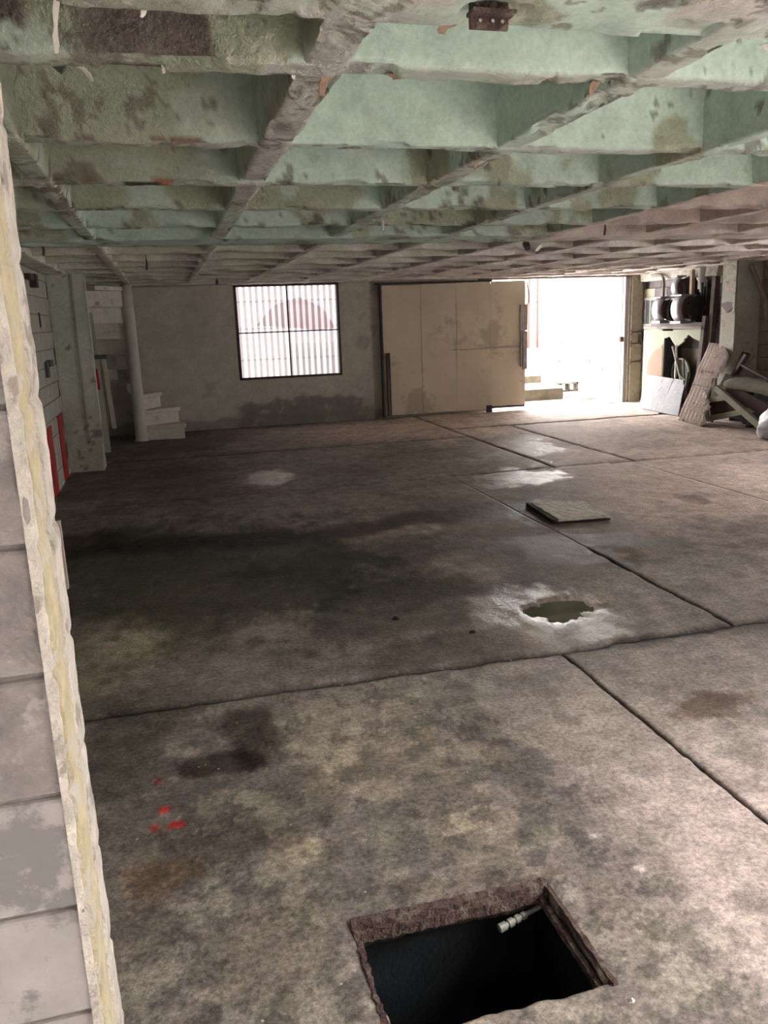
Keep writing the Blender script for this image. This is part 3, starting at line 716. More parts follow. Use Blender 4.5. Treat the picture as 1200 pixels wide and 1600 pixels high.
def red_strip(y0, y1, z0, z1):
    b = MB(); n = 8; vs = []; r = random.Random(int(y0 * 10))
    for i in range(n + 1):
        t = i / n
        vs += [(XW + .006, y0 + r.uniform(-.012, .012), z0 + (z1 - z0) * t), (XW + .006, y1 + r.uniform(-.012, .012), z0 + (z1 - z0) * t)]
    b.add(vs, [(2 * i, 2 * i + 1, 2 * i + 3, 2 * i + 2) for i in range(n)]); return b.build('painted_stripe', M['red'], ww, solid=.01)
red_strip(8.18, 8.50, .0, .65); red_strip(9.05, 9.38, .0, .68)
MB().b2((XW, 8.10, 2.0), (XW + .05, 8.42, 2.05)).b2((XW, 8.35, 1.94), (XW + .06, 8.5, 2.06)).build('wall_bracket', M['dark_steel'], ww)
MB().b2((XW, 8.66, 1.58), (XW + .012, 8.70, 1.72)).build('wall_slot', M['dark_steel'], ww)
MB().b2((XW, 8.62, 1.10), (XW + .03, 8.75, 1.25)).b2((XW, 8.72, 1.2), (XW + .05, 8.95, 1.26)).build('socket_remains', M['dark_tube'], ww)
# pier
def plaster_box(name, x0, x1, y0, y1, z0, z1, kind, parent, amp=.008, seed=1):
    """south, east and west faces of a pier as one wrapped sheet"""
    st = .03; path = []
    for (a, b) in (((x0, y1), (x0, y0)), ((x0, y0), (x1, y0)), ((x1, y0), (x1, y1))):
        L = math.hypot(b[0] - a[0], b[1] - a[1]); n = max(2, int(L / st))
        for i in range(n + 1): path.append((a[0] + (b[0] - a[0]) * i / n, a[1] + (b[1] - a[1]) * i / n))
    path = np.array(path); zz = cells(z0, z1, .03); A, Zz = np.meshgrid(np.arange(len(path)), zz, indexing='ij')
    P = np.stack([path[A, 0], path[A, 1], Zz], -1); C = plaster_paint(P, kind); P[..., :2] += (amp * (fbm(P, 6, 4, seed) - .5))[..., None]
    return surf(name, P, C, M['pier'], parent)
pr = thing('trim_1', (-.95, 9.8, 0), 'weathered greenish plastered pier projecting from the left wall', None, kind='structure')
plaster_box('pier_shaft', -1.14, -.77, 9.55, 9.86, 0, 2.2, 'pier', pr, .01, 5)
plaster_box('pier_corner_strip', -.895, -.755, 9.53, 9.60, .3, 2.2, 'pier', pr, .006, 9)
# partition board beyond the pier
bd = thing('partition_board', (-.8, 10.9, 0), 'narrow whitish board panel standing between the pier and spiral stair', 'board')
MB().bar((-.86, 10.95, .0), (-.89, 10.95, 1.74), .16, .04, (1, 0, 0)).jitter(.004, 3).build('board_face', M['whitewash'], bd)
MB().b2((-.93, 10.86, 1.18), (-.70, 10.95, 1.23)).build('ledge', M['dark_tube'], bd)
MB().bar((-.845, 10.925, .80), (-.855, 10.925, 1.06), .05, .012, (1, 0, 0)).build('red_patch', M['red'], bd)
MB().bar((-.71, 11.0, .30), (-.75, 11.0, 1.2), .05, .03, (1, 0, 0)).build('side_batten', M['cream_block'], bd)

# ------------------------------------------------------------------ spiral stair
stc = (-.42, 11.86)
st = thing('spiral_staircase', (stc[0], stc[1], 0), 'concrete spiral staircase winding round a whitewashed post in the left corner', 'staircase')
M['stairpost'] = mat('whitewashed_round_post', (.50, .49, .43), .85, 0, .12, 5, .3)
M['stairstep'] = mat('whitewashed_concrete_step', (.58, .55, .50), .9, 0, .18, 7, .4, (.3, .27, .23), .62)
MB().tube([(stc[0], stc[1], z) for z in (0, .03, .6, 1.2, 1.8, 2.11)], [.10, .082, .080, .078, .076, .074], 24).build('post', M['stairpost'], st, smooth=True)
ANG = [-8, 25, 58, 86, 110, 132, 153, 174, 194, 213, 234]
for i in range(10):
    a0 = math.radians(ANG[i]); a1 = math.radians(ANG[i + 1] + 3); zt = .208 * (i + 1); r1 = .62 if i < 5 else .66
    pts = [(.05 * math.cos((a0 + a1) / 2), .05 * math.sin((a0 + a1) / 2))] + [(r1 * math.cos(a0 + (a1 - a0) * k / 6), r1 * math.sin(a0 + (a1 - a0) * k / 6)) for k in range(7)]
    pts = [(max(x, -.70), min(y, .70)) for x, y in pts]
    b = MB().prism(pts, (stc[0], stc[1], zt - .055), (1, 0, 0), (0, 1, 0), (0, 0, .055))
    z0 = 0 if i < 3 else zt - .255
    def q(a, r): return (max(r * math.cos(a), -.68), min(r * math.sin(a), .68))
    a_in, a_out = a0 + .03, (a1 if i < 3 else a0 + .10)
    poly = [(.06 * math.cos(a0), .06 * math.sin(a0)), q(a_in, r1 - .025), q((a_in + a_out) / 2, r1 - .025), q(a_out, r1 - .025)]
    b.prism(poly, (stc[0], stc[1], z0), (1, 0, 0), (0, 1, 0), (0, 0, zt - .055 - z0))
    b.build('step', M['stairstep'], st, bevel=.006)

# ------------------------------------------------------------------ window
win = thing('window_1', (1.85, 12.62, .73), 'square window glazed with translucent corrugated sheet in a dark steel frame', None, kind='structure')
f = MB()
for (a, b) in (((WX0, WZ0), (WX0, WZ1)), ((WX1, WZ0), (WX1, WZ1)), ((WX0, WZ0), (WX1, WZ0)), ((WX0, WZ1), (WX1, WZ1))):
    f.b2((min(a[0], b[0]) - .016, 12.585, min(a[1], b[1]) - .016), (max(a[0], b[0]) + .016, 12.64, max(a[1], b[1]) + .016))
f.build('window_frame', M['dark_steel'], win)
MB().b2((1.838, 12.61, WZ0), (1.858, 12.635, WZ1)).build('mullion', M['dark_steel'], win)
MB().b2((WX0, 12.61, 1.395), (WX1, 12.635, 1.413)).build('glazing_bar', M['dark_steel'], win)
for z in (1.0, 1.46, 1.86): MB().tube([(WX0, 12.76, z), (WX1, 12.76, z)], .006, 6).build('outer_bar', M['rust'], win)
NCOR = 16.5; nx = 280
for (m_i, par) in ((0, None),):
    xs = np.linspace(WX0 - .01, WX1 + .01, nx + 1); b = MB(); vs = []
    for x in xs:
        y = 12.70 + .007 * math.cos((x - WX0) / (WX1 - WX0) * NCOR * math.tau)
        vs += [(x, y, WZ0 - .03), (x, y, (WZ0 + WZ1) / 2), (x, y, WZ1 + .04)]
    fs = []; mi = []
    for i in range(nx):
        ph = ((xs[i] + xs[i + 1]) / 2 - WX0) / (WX1 - WX0) * NCOR; c = math.cos(ph * math.tau)
        for k in (0, 1): fs.append((3 * i + k, 3 * i + 3 + k, 3 * i + 4 + k, 3 * i + 1 + k)); mi.append(0 if c > -.05 else 1)
    n0 = len(b.v); b.v += vs; b.f += fs; b.mi += mi
    b.build('corrugated_sheet', [M['grp_bright'], M['grp_dim']], win, smooth=True)
# a red canopy hangs outside and shows blurred through the sheet
aw = thing('red_awning', (2.2, 13.3, 1.35), 'blurred red canopy outside the corrugated window', 'awning')
M['redcloth'] = _grp('red_canvas', (.42, .05, .075), .35)
MB().prism([(-.62, .1), (-.3, .42), (.05, .52), (.4, .36), (.62, .02), (.3, .0), (0, .05)], (2.1, 13.3, 1.4), (1, 0, 0), (0, 0, 1), (0, .5, .0)).build('canopy_cloth', M['redcloth'], aw)
MB().tube([(1.55, 13.5, -.05), (1.55, 13.5, 1.5)], .015, 8).build('canopy_post', M['whitebar'], aw)
MB().tube([(2.65, 13.5, -.05), (2.65, 13.5, 1.45)], .015, 8).build('canopy_post', M['whitebar'], aw)

# ------------------------------------------------------------------ sliding sheet-metal door
dr = thing('door_1', (4.45, 12.5, .05), 'cream sheet-metal sliding door hung in front of the rear wall', None, kind='structure')
dxs = [3.28, 3.90, 4.48, 5.06, 5.66]
def warped(x0, x1, z0, z1, y, seed, amp=.014):
    n = 14; vs = []; P = []
    for i in range(n + 1):
        for j in range(n + 1): P.append((x0 + (x1 - x0) * i / n, y, z0 + (z1 - z0) * j / n))
    P = np.array(P); d = (fbm(P, 2.4, 3, seed) - .5) * amp * 2; P[:, 1] += d
    P[:, 2] += (fbm(P, 9, 2, seed + 4) - .5) * .012
    return MB().add([tuple(v) for v in P], [(i * (n + 1) + j, (i + 1) * (n + 1) + j, (i + 1) * (n + 1) + j + 1, i * (n + 1) + j + 1) for i in range(n) for j in range(n)])
for c in range(4):
    zb_ = .05 if c < 3 else .085; zm = 1.0 + .012 * c; zt = 2.03 + .008 * c
    warped(dxs[c] + .003, dxs[c + 1] - .002, zb_, zm - .003, 12.486, 900 + c).build('sheet_panel', M['sheet_metal'], dr, solid=.005)
    warped(dxs[c] + .003, dxs[c + 1] - .002, zm + .003, zt, 12.481, 920 + c).build('sheet_panel', M['sheet_metal'], dr, solid=.005)
MB().b2((3.245, 12.44, .02), (3.27, 12.52, 2.06)).build('edge_angle', M['dark_steel'], dr)
MB().b2((3.275, 12.50, .05), (5.66, 12.53, .09)).b2((3.275, 12.50, 1.98), (5.66, 12.53, 2.02)).build('back_rail', M['dark_steel'], dr)
MB().b2((3.31, 12.44, .05), (3.335, 12.465, 1.02)).b2((3.355, 12.45, .05), (3.375, 12.465, 1.02)).build('hanging_bars', M['dark_steel'], dr)
MB().b2((3.2, 12.50, 2.045), (5.1, 12.56, 2.075)).build('top_track', M['dark_steel'], dr)
MB().b2((4.98, 12.43, .0), (5.06, 12.50, .11)).build('floor_guide', M['dark_steel'], dr)
MB().b2((5.56, 12.45, 1.28), (5.68, 12.475, 1.68)).jitter(.01, 4).build('bare_patch', M['sheet_scuffed'], dr)
MB().b2((5.565, 12.44, .70), (5.585, 12.465, 1.28)).b2((5.60, 12.43, .66), (5.67, 12.465, 1.27)).build('handle_plate', M['sheet_scuffed'], dr)
hp = [(5.66, 12.46, 1.66), (5.70, 12.45, 1.72), (5.70, 12.45, 1.86), (5.67, 12.46, 2.02)]
MB().tube(hp, .010, 8).build('handle', M['cream_wood'], dr)

MB().b2((3.28, 12.495, .09), (5.655, 12.50, 2.02)).build('backing_sheet', M['sheet_metal'], dr)  # added behind the panels so no light leaks through the seams
MB().b2((4.40, 12.476, 1.015), (5.56, 12.482, 1.03)).b2((4.95, 12.476, 1.025), (5.56, 12.482, 1.045)).jitter(.004, 7).build('painted_seam_shadow', M['sheet_scuffed'], dr)  # grey strips paint the shadow under the overlapping sheets
# doorway surround
jb = thing('trim_2', (7.55, 12.7, 0), 'doorway jamb and lintel at the right of the rear wall', None, kind='structure')
MB().b2((7.50, 12.66, 0), (7.56, 13.06, 2.09)).build('reveal', M['pink_plaster'], jb)
MB().b2((7.505, 12.58, 0), (7.565, 12.66, 2.10)).build('steel_post', M['grey_plank'], jb)
MB().b2((7.565, 12.555, 0), (7.60, 12.60, 2.10)).build('cream_post', M['cream_wood'], jb)
MB().b2((7.605, 12.53, 0), (7.80, 12.60, 2.10)).build('timber_post', M['cream_wood'], jb)
MB().b2((4.9, 12.54, 2.075), (7.8, 12.66, 2.13)).build('lintel', M['greywood'], jb)
for z in (1.17, .98, .68):
    MB().tube([(7.60, 12.52, z), (7.78, 12.50, z + .01)], .010, 8).tube([(7.60, 12.52, z - .05), (7.60, 12.51, z + .05)], .010, 8).tube([(7.77, 12.5, z - .02), (7.78, 12.5, z + .04)], .011, 8).build('latch_hook', M['rust'], jb)
MB().b2((7.74, 12.50, .99), (7.775, 12.53, 1.13)).build('latch_plate', M['rust'], jb)
MB().b2((7.45, 12.60, 1.02), (7.51, 12.66, 1.10)).build('strike', M['rust'], jb)
MB().b2((5.05, 12.56, -.01), (7.5, 13.1, .012)).build('threshold', M['outground'], jb)

# ------------------------------------------------------------------ east wall
we = thing('wall_east', (XE, 6, 0), 'cream painted block wall along the right side', None, kind='structure')
EW0, EW1, EZ0, EZ1 = 4.8, 6.5, .90, 1.98      # side window added to the east wall for more light, outside the frame
def with_added_window(x0, x1, y0, y1, z0, z1):
    return MB().b2((x0, y0, z0), (x1, EW0, z1)).b2((x0, EW1, z0), (x1, y1, z1)).b2((x0, EW0, z0), (x1, EW1, EZ0)).b2((x0, EW0, EZ1), (x1, EW1, z1))
with_added_window(XE + .06, XE + .2, .98, 12.7, -.05, 2.3).build('backing', M['mortar'], we)
wn2 = thing('added_window', (XE + .1, 5.65, .85), 'unseen side window added in the right wall for light, steel bars', None, kind='structure')
for yy in (EW0, 5.22, 5.65, 6.08, EW1): MB().b2((XE + .08, yy - .012, EZ0), (XE + .11, yy + .012, EZ1)).build('added_window_bar', M['dark_steel'], wn2)
mc = {k: block_mesh('east_block_' + k, .06, CL - .007, CH - .006, M[v]) for k, v in (('cream', 'cream_block'), ('grey', 'grey_block_paint'), ('black', 'black_paint'), ('dull', 'whitewash'))}
M['dullblock'] = mat('brownish_bare_block', (.25, .215, .17), .9, 0, .15, 9, .4); mc['dull'].materials[0] = M['dullblock']
for k in range(13):
    y = 12.6 - (CL / 2 if k % 2 else 0)
    if k % 2: pass
    while y > 8.4:
        yc = y - CL / 2; zc = CH * (k + .5)
        kind = 'cream'
        if 9.9 > yc: kind = 'dull'
        elif 1.66 < zc < 1.96 and 11.85 < yc < 12.35: kind = 'grey'
        elif .9 < zc < 1.22 and 12.25 < yc < 12.5: kind = 'grey'
        elif .95 < zc < 1.88 and yc < 11.95: kind = 'black'
        if zc < 2.2: add_block(mc[kind], (XE + .03 + random.uniform(-.0015, .0015) - .0, yc, zc), we)
        y -= CL
with_added_window(XE, XE + .06, .98, 8.4, 0, 2.2).build('render_coat', M['dullblock'], we)
vw = thing('wall_vent', (XE, 12.2, 1.3), 'dark three-pane louvre vent set in the cream block wall', 'vent')
for i in range(3): MB().b2((XE - .03, 12.05 + i * .145, 1.30), (XE - .012, 12.17 + i * .145, 1.68)).build('pane', M['slate'], vw)
MB().b2((XE - .04, 12.02, 1.68), (XE, 12.50, 1.715)).b2((XE - .045, 12.02, 1.265), (XE, 12.50, 1.30)).b2((XE - .012, 12.02, 1.28), (XE, 12.5, 1.69)).build('vent_frame', M['whitebar'], vw)
for i in range(4): MB().b2((XE - .034, 12.02 + i * .145, 1.29), (XE - .01, 12.05 + i * .145, 1.69)).build('vent_bar', M['whitebar'], vw)
tc = thing('trim_3', (7.6, 9.9, 0), 'plastered pier projecting from the right wall behind the junk', None, kind='structure')
plaster_box('pier_shaft', 7.46, 7.86, 9.72, 10.02, 0, 2.2, 'col', tc, .008, 15)
MB().prism([(0, .0), (.14, .1), (.27, 0), (.27, -.02), (.12, -.05), (0, -.03)], (7.452, 10.01, 1.55), (0, -1, 0), (0, 0, -1), (-.004, 0, 0)).build('plaster_scar', M['pink_plaster'], tc)
MB().prism([(.02, 0), (.27, 0), (.27, .63), (.24, .68), (.21, .45), (.16, .38), (.05, .4), (.02, .3)], (7.452, 10.0, 2.12), (0, -1, 0), (0, 0, -1), (-.005, 0, 0)).build('whitewash_patch', M['skim'], tc)
MB().b2((7.72, 10.5, 1.98), (7.85, 12.5, 2.12)).jitter(.01, 8).build('loose_ledge', M['skim'], we)

# south wall: the near post of blocks and the far side of the opening
ws = thing('wall_south', (-.6, 1.0, 0), 'block wall end beside the opening, raw grey blocks', None, kind='structure')
rr = random.Random(4)
z = 2.12 - 13 * .1705 - .02; k = 0
zj = [.10 + .1705 * i for i in range(-1, 13)]
for k in range(len(zj) - 1):
    z0, z1 = max(zj[k], 0), min(zj[k + 1], 2.115)
    if z1 - z0 < .03: continue
    L_ = .36 if k % 2 else .19
    m_ = M['block_pale'] if z0 < .9 else M['block_grey']
    xe = -.178 + rr.uniform(-.002, .004)
    def gb(xa, xb):
        n1_, n2_ = 7, 6
        b = MB().b2((xa, 1.045 - rr.uniform(0, .002), z0 + .003), (xb, 1.19, z1 - .003)).build('block', m_, ws, bevel=.006)
    gb(xe - L_, xe); gb(xe - L_ - .006 - .34, xe - L_ - .006)
    gb(XW, xe - L_ - .012 - .34)
MB().b2((XW, 1.051, 0), (-.185, 1.184, 2.2)).build('mortar_bed', M['mortar'], ws)
# ragged painted skim on the end of the post
def ragged(name, y0, y1, x, m, seed, amp, th):
    n = 420; r = random.Random(seed); zz = np.linspace(0, 2.115, n); Pn = np.stack([zz * 0, zz * 0 + seed, zz], -1)
    ea = (fbm(Pn, 9, 4, seed) - .5) * amp + (fbm(Pn, 60, 2, seed + 1) - .5) * amp * .5; eb = (fbm(Pn, 7, 4, seed + 2) - .5) * amp + (fbm(Pn, 50, 2, seed + 3) - .5) * amp * .5
    ex = (fbm(Pn, 5, 5, seed + 5) - .5) * .008 + (fbm(Pn, 40, 3, seed + 7) - .5) * .004
    jn = np.array([min(abs(q - t) for t in zj) for q in zz]); ex = ex - .0045 * np.exp(-(jn / .008) ** 2)
    vs = []
    for i in range(n): vs += [(x - .012, y0 + ea[i], zz[i]), (x + ex[i], y0 + ea[i] + .004, zz[i]), (x + ex[i] + .001, (y0 + y1) / 2, zz[i]), (x + ex[i] * .8, y1 + eb[i] - .004, zz[i]), (x - .012, y1 + eb[i], zz[i])]
    fs = [(5 * i + k, 5 * i + k + 1, 5 * i + 6 + k, 5 * i + 5 + k) for i in range(n - 1) for k in range(4)]
    b = MB().add(vs, fs); return b.build(name, m, ws)
ragged('yellow_paint_band', 1.047, 1.145, -.170, M['yellow'], 31, .015, 0)
ragged('plaster_edge', 1.125, 1.195, -.166, M['skim'], 47, .022, 0)
ragged('plaster_edge', 1.041, 1.053, -.173, M['skim'], 53, .006, 0)
MB().bar((-.166, 1.196, 1.19), (-.166, 1.196, 1.29), .005, .010).build('timber_sliver', M['greywood'], ws)
MB().b2((SX1, 1.0, -.05), (XE + .1, 1.19, 2.3)).build('wall_return', M['block_grey'], ws)

# unseen roof and walls added behind the camera to hold back sky light
ps = thing('added_sky_screen', (0, -2.6, 0), 'unseen walls and roof added to cut sky light at the opening', None, kind='structure')
MB().b2((-3.2, -2.9, 0), (7.0, -2.7, 3.7)).b2((7.0, -2.9, 0), (7.2, 1.0, 3.7)).b2((-3.4, -2.9, 0), (-3.2, 1.0, 2.9)).build('screen_wall', M['block_grey'], ps)
MB().b2((-3.4, -2.9, 2.75), (2.7, .98, 2.9)).build('screen_roof', M['block_grey'], ps)

# ------------------------------------------------------------------ outside the rear doorway
MB().b2((4.6, 12.78, 2.25), (8.0, 13.7, 2.37)).build('added_eave', M['white'], jb)  # unseen eave added to cut steep sky light at the doorway
yd = thing('rear_yard', (6.5, 14, 0), 'bright paved alley rising beyond the doorway', None, kind='structure')
MB().prism([(0, -.2), (0, 0), (1.0, .03), (4.6, .78), (12, .9), (12, -.2)], (3.5, 12.95, 0), (0, 1, 0), (0, 0, 1), (8, 0, 0)).build('ramp', M['outground'], yd)
MB().b2((-2, 12.95, -.2), (3.5, 24, -.02)).build('yard_floor', M['outground'], yd)
wl = thing('alley_wall', (8, 15, 0), 'white rendered alley wall running back from the doorway', None, kind='structure')
MB().prism([(0, 0), (.62, 4.3), (.9, 4.3), (.2, -.05)], (7.66, 12.9, -.1), (1, 0, 0), (0, 1, 0), (0, 0, 3.4)).build('render', M['white'], wl)
MB().b2((2.5, 17.25, 0), (9, 17.45, 1.0)).build('back_wall', M['white'], wl)
MB().prism([(-.012, 0), (.0, .45), (4.3, 1.15), (4.3, .6), (.7, .0)], (7.655, 12.9, 0), (.1428, .9898, 0), (0, 0, 1), (-.012, 0, 0)).build('base_course', M['basegrime'], wl)
ds = thing('concrete_step', (6.4, 13.5, 0), 'lower concrete step outside the doorway, brown streaked front', 'step', 'steps outside the doorway')
MB().b2((5.0, 13.5, 0), (6.86, 13.56, .215)).build('riser', M['step_face'], ds)
MB().b2((5.0, 13.5, .215), (6.88, 14.4, .25)).b2((5.0, 13.56, 0), (6.86, 14.4, .215)).build('tread', M['outground'], ds)
ds = thing('concrete_step', (6.2, 14.4, 0), 'upper concrete step outside the doorway, behind the lower one', 'step', 'steps outside the doorway')
MB().b2((5.0, 14.4, .25), (6.86, 14.45, .385)).build('riser', M['step_face'], ds)
MB().b2((5.0, 14.4, .385), (6.88, 15.1, .42)).b2((5.0, 14.45, .2), (6.86, 15.1, .385)).build('tread', M['outground'], ds)
hb = thing('hollow_block', (7.25, 14.1, .1), 'hollow concrete block lying on the ground outside the doorway', 'block')
b = MB()
b.b2((7.05, 14.0, .09), (7.43, 14.15, .12)).b2((7.05, 14.0, .23), (7.43, 14.15, .26)).b2((7.05, 14.0, .09), (7.09, 14.15, .26)).b2((7.22, 14.0, .09), (7.26, 14.15, .26)).b2((7.39, 14.0, .09), (7.43, 14.15, .26))
b.build('block_shell', M['step_face'], hb)
tag(MB().box((7.0, 13.95, .28), (.34, .28, .02), Euler((.08, .05, .2)).to_matrix()).build('paving_slab', M['block_pale'], org=(7.0, 13.95, .27)), 'thin pale slab resting on the hollow block', 'slab')
tag(MB().box((7.22, 13.55, .055), (.36, .62, .045), Euler((.05, -.03, .12)).to_matrix()).build('paving_slab', M['outground'], org=(7.22, 13.55, .03)), 'loose white slab lying flat just outside the doorway', 'slab')
gt = thing('gate', (8.0, 17.1, .75), 'orange painted steel gate bars at the end of the alley', 'gate')
for x in (7.83, 8.04): MB().tube([(x, 17.1, .78), (x, 17.1, 2.75)], .034, 8).build('bar', M['orange'], gt)
MB().b2((7.83, 17.09, 1.75), (8.04, 17.11, 1.78)).build('rail', M['orange'], gt)
MB().b2((8.10, 16.9, 1.72), (8.26, 17.05, 1.84)).build('lock_box', M['tanwood'], gt)

# ------------------------------------------------------------------ junk against the east wall
def band(y, z, h, w, x0, depth, m, label):
    """curved white band seen from the room with a black bristle drum behind"""
    t = thing('machine_drum', (x0 + depth / 2, y, z - h / 2), label, 'machine part', 'banded drums on the shelf')
    n = 14; vs = []
    for i in range(n + 1):
        a = -1.25 + 2.5 * i / n; zz = z + math.sin(a) / math.sin(1.25) * h / 2; xx = x0 + .12 * (1 - math.cos(a)) * 1.1
        vs += [(xx, y - w / 2, zz), (xx, y + w / 2, zz)]
    MB().add(vs, [(2 * i, 2 * i + 1, 2 * i + 3, 2 * i + 2) for i in range(n)]).build('curved_band', m, t, smooth=True, solid=.012)
    MB().box((x0 + .07, y, z + h / 2 + .012), (.16, w, .025)).build('top_lip', m, t, bevel=.004)
    MB().box((x0 + .07, y, z - h / 2 - .015), (.16, w, .04)).build('bottom_lip', m, t, bevel=.004)
    b = MB(); r = random.Random(int(y * 100)); N_ = 26; rad = h * .52; c = Vector((x0 + .10 + rad * .55, y - w / 2 - .03, z))
    vs = []
    for s in (0, 1):
        for k in range(N_):
            a = math.tau * k / N_; q = rad * r.uniform(.88, 1.1); vs.append((c.x + q * .75 * math.cos(a), c.y + (-.06 if s else .05), c.z + q * math.sin(a)))
    b.add(vs, [tuple(range(N_ - 1, -1, -1)), tuple(range(N_, 2 * N_))] + [(k, (k + 1) % N_, N_ + (k + 1) % N_, N_ + k) for k in range(N_)])
    b.build('bristle_disc', M['blackrub'], t)
    MB().tube([(c.x - .05, y + w * .3, z), (c.x - .05, y - w / 2 - .02, z)], rad * .8, 20).build('inner_drum', M['darkpanel'], t)
    return t
cab = thing('cabinet_front', (7.5, 11.2, 0), 'pale green painted board front with a torn opening and salmon curve', 'board')
bx = 7.47
def yz(p): return p
poly_out = [(11.93, .0), (11.93, 1.225), (11.42, 1.225), (11.42, 1.205), (11.14, 1.205), (11.14, 1.225), (10.46, 1.235), (10.46, 1.06), (10.62, 1.10), (10.76, 1.155), (10.80, 1.10), (10.84, 1.10), (10.86, 1.05), (11.03, .965), (11.12, 1.03), (11.22, 1.12), (11.36, 1.09), (11.38, .0)]
MB().prism([(y, z) for y, z in poly_out][::-1], (bx, 0, 0), (0, 1, 0), (0, 0, 1), (.025, 0, 0)).build('front_board', M['creamgreen'], cab)
arc = [(11.385, .0), (11.385, 1.0)] + [(11.40 + .40 * math.sin(a), .55 + .40 * math.cos(a)) for a in np.linspace(.15, 1.9, 10)] + [(11.72, 0)]
MB().prism(arc, (bx - .006, 0, 0), (0, 1, 0), (0, 0, 1), (.006, 0, 0)).build('salmon_curve', M['salmon'], cab)
MB().b2((bx, 10.455, 0), (bx + .03, 10.475, 1.23)).build('side_batten', M['cream_wood'], cab)
MB().b2((bx + .36, 10.5, 0), (bx + .37, 11.9, .95)).build('inside_back', M['dullblock'], cab)
MB().b2((bx + .34, 10.47, .93), (bx + .375, 11.9, 1.235)).b2((bx + .03, 11.42, 0), (bx + .37, 11.45, 1.23)).build('inside_lining', M['black_paint'], cab)
MB().b2((bx - .03, 10.42, 1.235), (bx + .36, 11.9, 1.275)).build('shelf_top', M['greywood'], cab)
MB().b2((bx + .0, 10.42, 1.275), (bx + .34, 11.74, 1.33)).build('shelf_plank', M['grey_block_paint'], cab)
band(11.43, 1.525, .34, .23, 7.36, .2, M['bandmetal'], 'left lower curved dusty metal band with black bristle drum')
band(10.86, 1.53, .36, .26, 7.32, .2, M['bandmetal'], 'right lower curved dusty metal band with black bristle drum')
band(11.20, 1.84, .30, .15, 7.50, .2, M['bandlight'], 'upper small bright metal band with black drum, between the other two')
hp = [(7.72, 12.14, 2.06), (7.70, 11.95, 2.06), (7.68, 11.82, 2.05), (7.66, 11.74, 2.0), (7.64, 11.69, 1.9), (7.62, 11.67, 1.7), (7.62, 11.67, 1.33)]
tag(MB().tube(hp, .024, 10).build('bent_pipe', M['greywood'], org=hp[-1], smooth=True), 'bent brown pipe curving over left of the metal bands', 'pipe')
tag(MB().bar((7.55, 10.82, 1.28), (7.55, 10.84, 2.08), .05, .055, (1, 0, 0)).build('timber_batten', M['tanwood'], org=(7.55, 10.82, 1.28)), 'tan timber batten standing upright behind the right metal band', 'timber')
tag(MB().tube([(7.74, 10.85, 1.34), (7.74, 10.85, 2.10)], .07, 18).build('plastic_pipe', M['pvc'], org=(7.76, 10.85, 1.33), smooth=True), 'fat dull white pipe right of the tan batten', 'pipe')
b = MB()
r = random.Random(9)
for i in range(26):
    y = 10.45 + r.random() * .33; z = 1.30 + r.random() * .2
    b.bar((7.56 + r.random() * .1, y, z), (7.58 + r.random() * .1, y + r.uniform(-.06, .06), z + r.uniform(.25, .5)), .03, .03)
tag(b.build('bristle_bundle', M['blackrub'], org=(7.6, 10.6, 1.28), ), 'tangle of black bristles and scrap right of the metal bands', 'scrap', kind='stuff')
tag(MB().bar((7.50, 10.30, 0), (7.58, 10.32, 1.96), .07, .085, (0, 1, 0)).jitter(.004, 2).build('timber_plank', M['brownwood'], org=(7.5, 10.3, 0)), 'tall dark brown plank standing beside the pier', 'timber')
tag(MB().bar((7.44, 10.43, 0), (7.52, 10.40, 1.42), .07, .10, (0, 1, 0)).jitter(.004, 5).build('timber_plank', M['brownwood'], org=(7.44, 10.43, 0)), 'shorter dark plank left of the tall brown plank', 'timber')
tag(MB().tube([(7.56, 10.19, 0), (7.60, 10.20, 2.1)], .014, 8).build('steel_rod', M['greywood'], org=(7.56, 10.19, 0)), 'thin grey rod standing between brown plank and pier', 'rod')
tag(MB().tube([(7.58, 9.62, 2.06), (7.80, 9.58, 1.62), (7.83, 9.56, 1.3)], .028, 10).build('slanting_pole', M['greywood'], org=(7.8, 9.58, 1.3)), 'grey pole slanting down the wall right of the pier', 'pole')
# things seen through the torn opening
wh = thing('hoop', (7.62, 11.1, .55), 'grey ring hoop behind the torn board opening', 'hoop')
MB().tube([(7.66, 11.18 + .22 * math.cos(a), .56 + .22 * math.sin(a)) for a in np.linspace(0, math.tau, 33)], .016, 8).build('rim', M['framewood'], wh, smooth=True)
MB().tube([(7.70, 11.18, .56), (7.68, 11.18, .56)], .20, 28).build('disc', M['dark_tube'], wh)
tag(MB().tube([(7.445, 10.985, .0), (7.445, 10.99, 1.0)], .016, 10).build('chrome_tube', M['chrome'], org=(7.42, 10.94, 0)), 'shiny chrome tube standing in the torn opening', 'tube')
tag(MB().bar((7.44, 10.58, 0.02), (7.45, 11.08, .98), .05, .03, (1, 0, 0)).build('timber_stick', M['greywood'], org=(7.44, 10.58, 0)), 'brown stick leaning across the torn opening', 'stick')
b = MB().bar((7.36, 10.62, .3), (7.40, 10.74, .8), .025, .02, (1, 0, 0)).bar((7.36, 10.60, .5), (7.36, 10.74, .56), .02, .025).bar((7.36, 10.6, .35), (7.38, 10.58, .62), .03, .02)
tag(b.build('garden_tool', M['dark_tube'], org=(7.36, 10.62, .3)), 'dark green forked tool behind the corrugated sheet', 'tool')
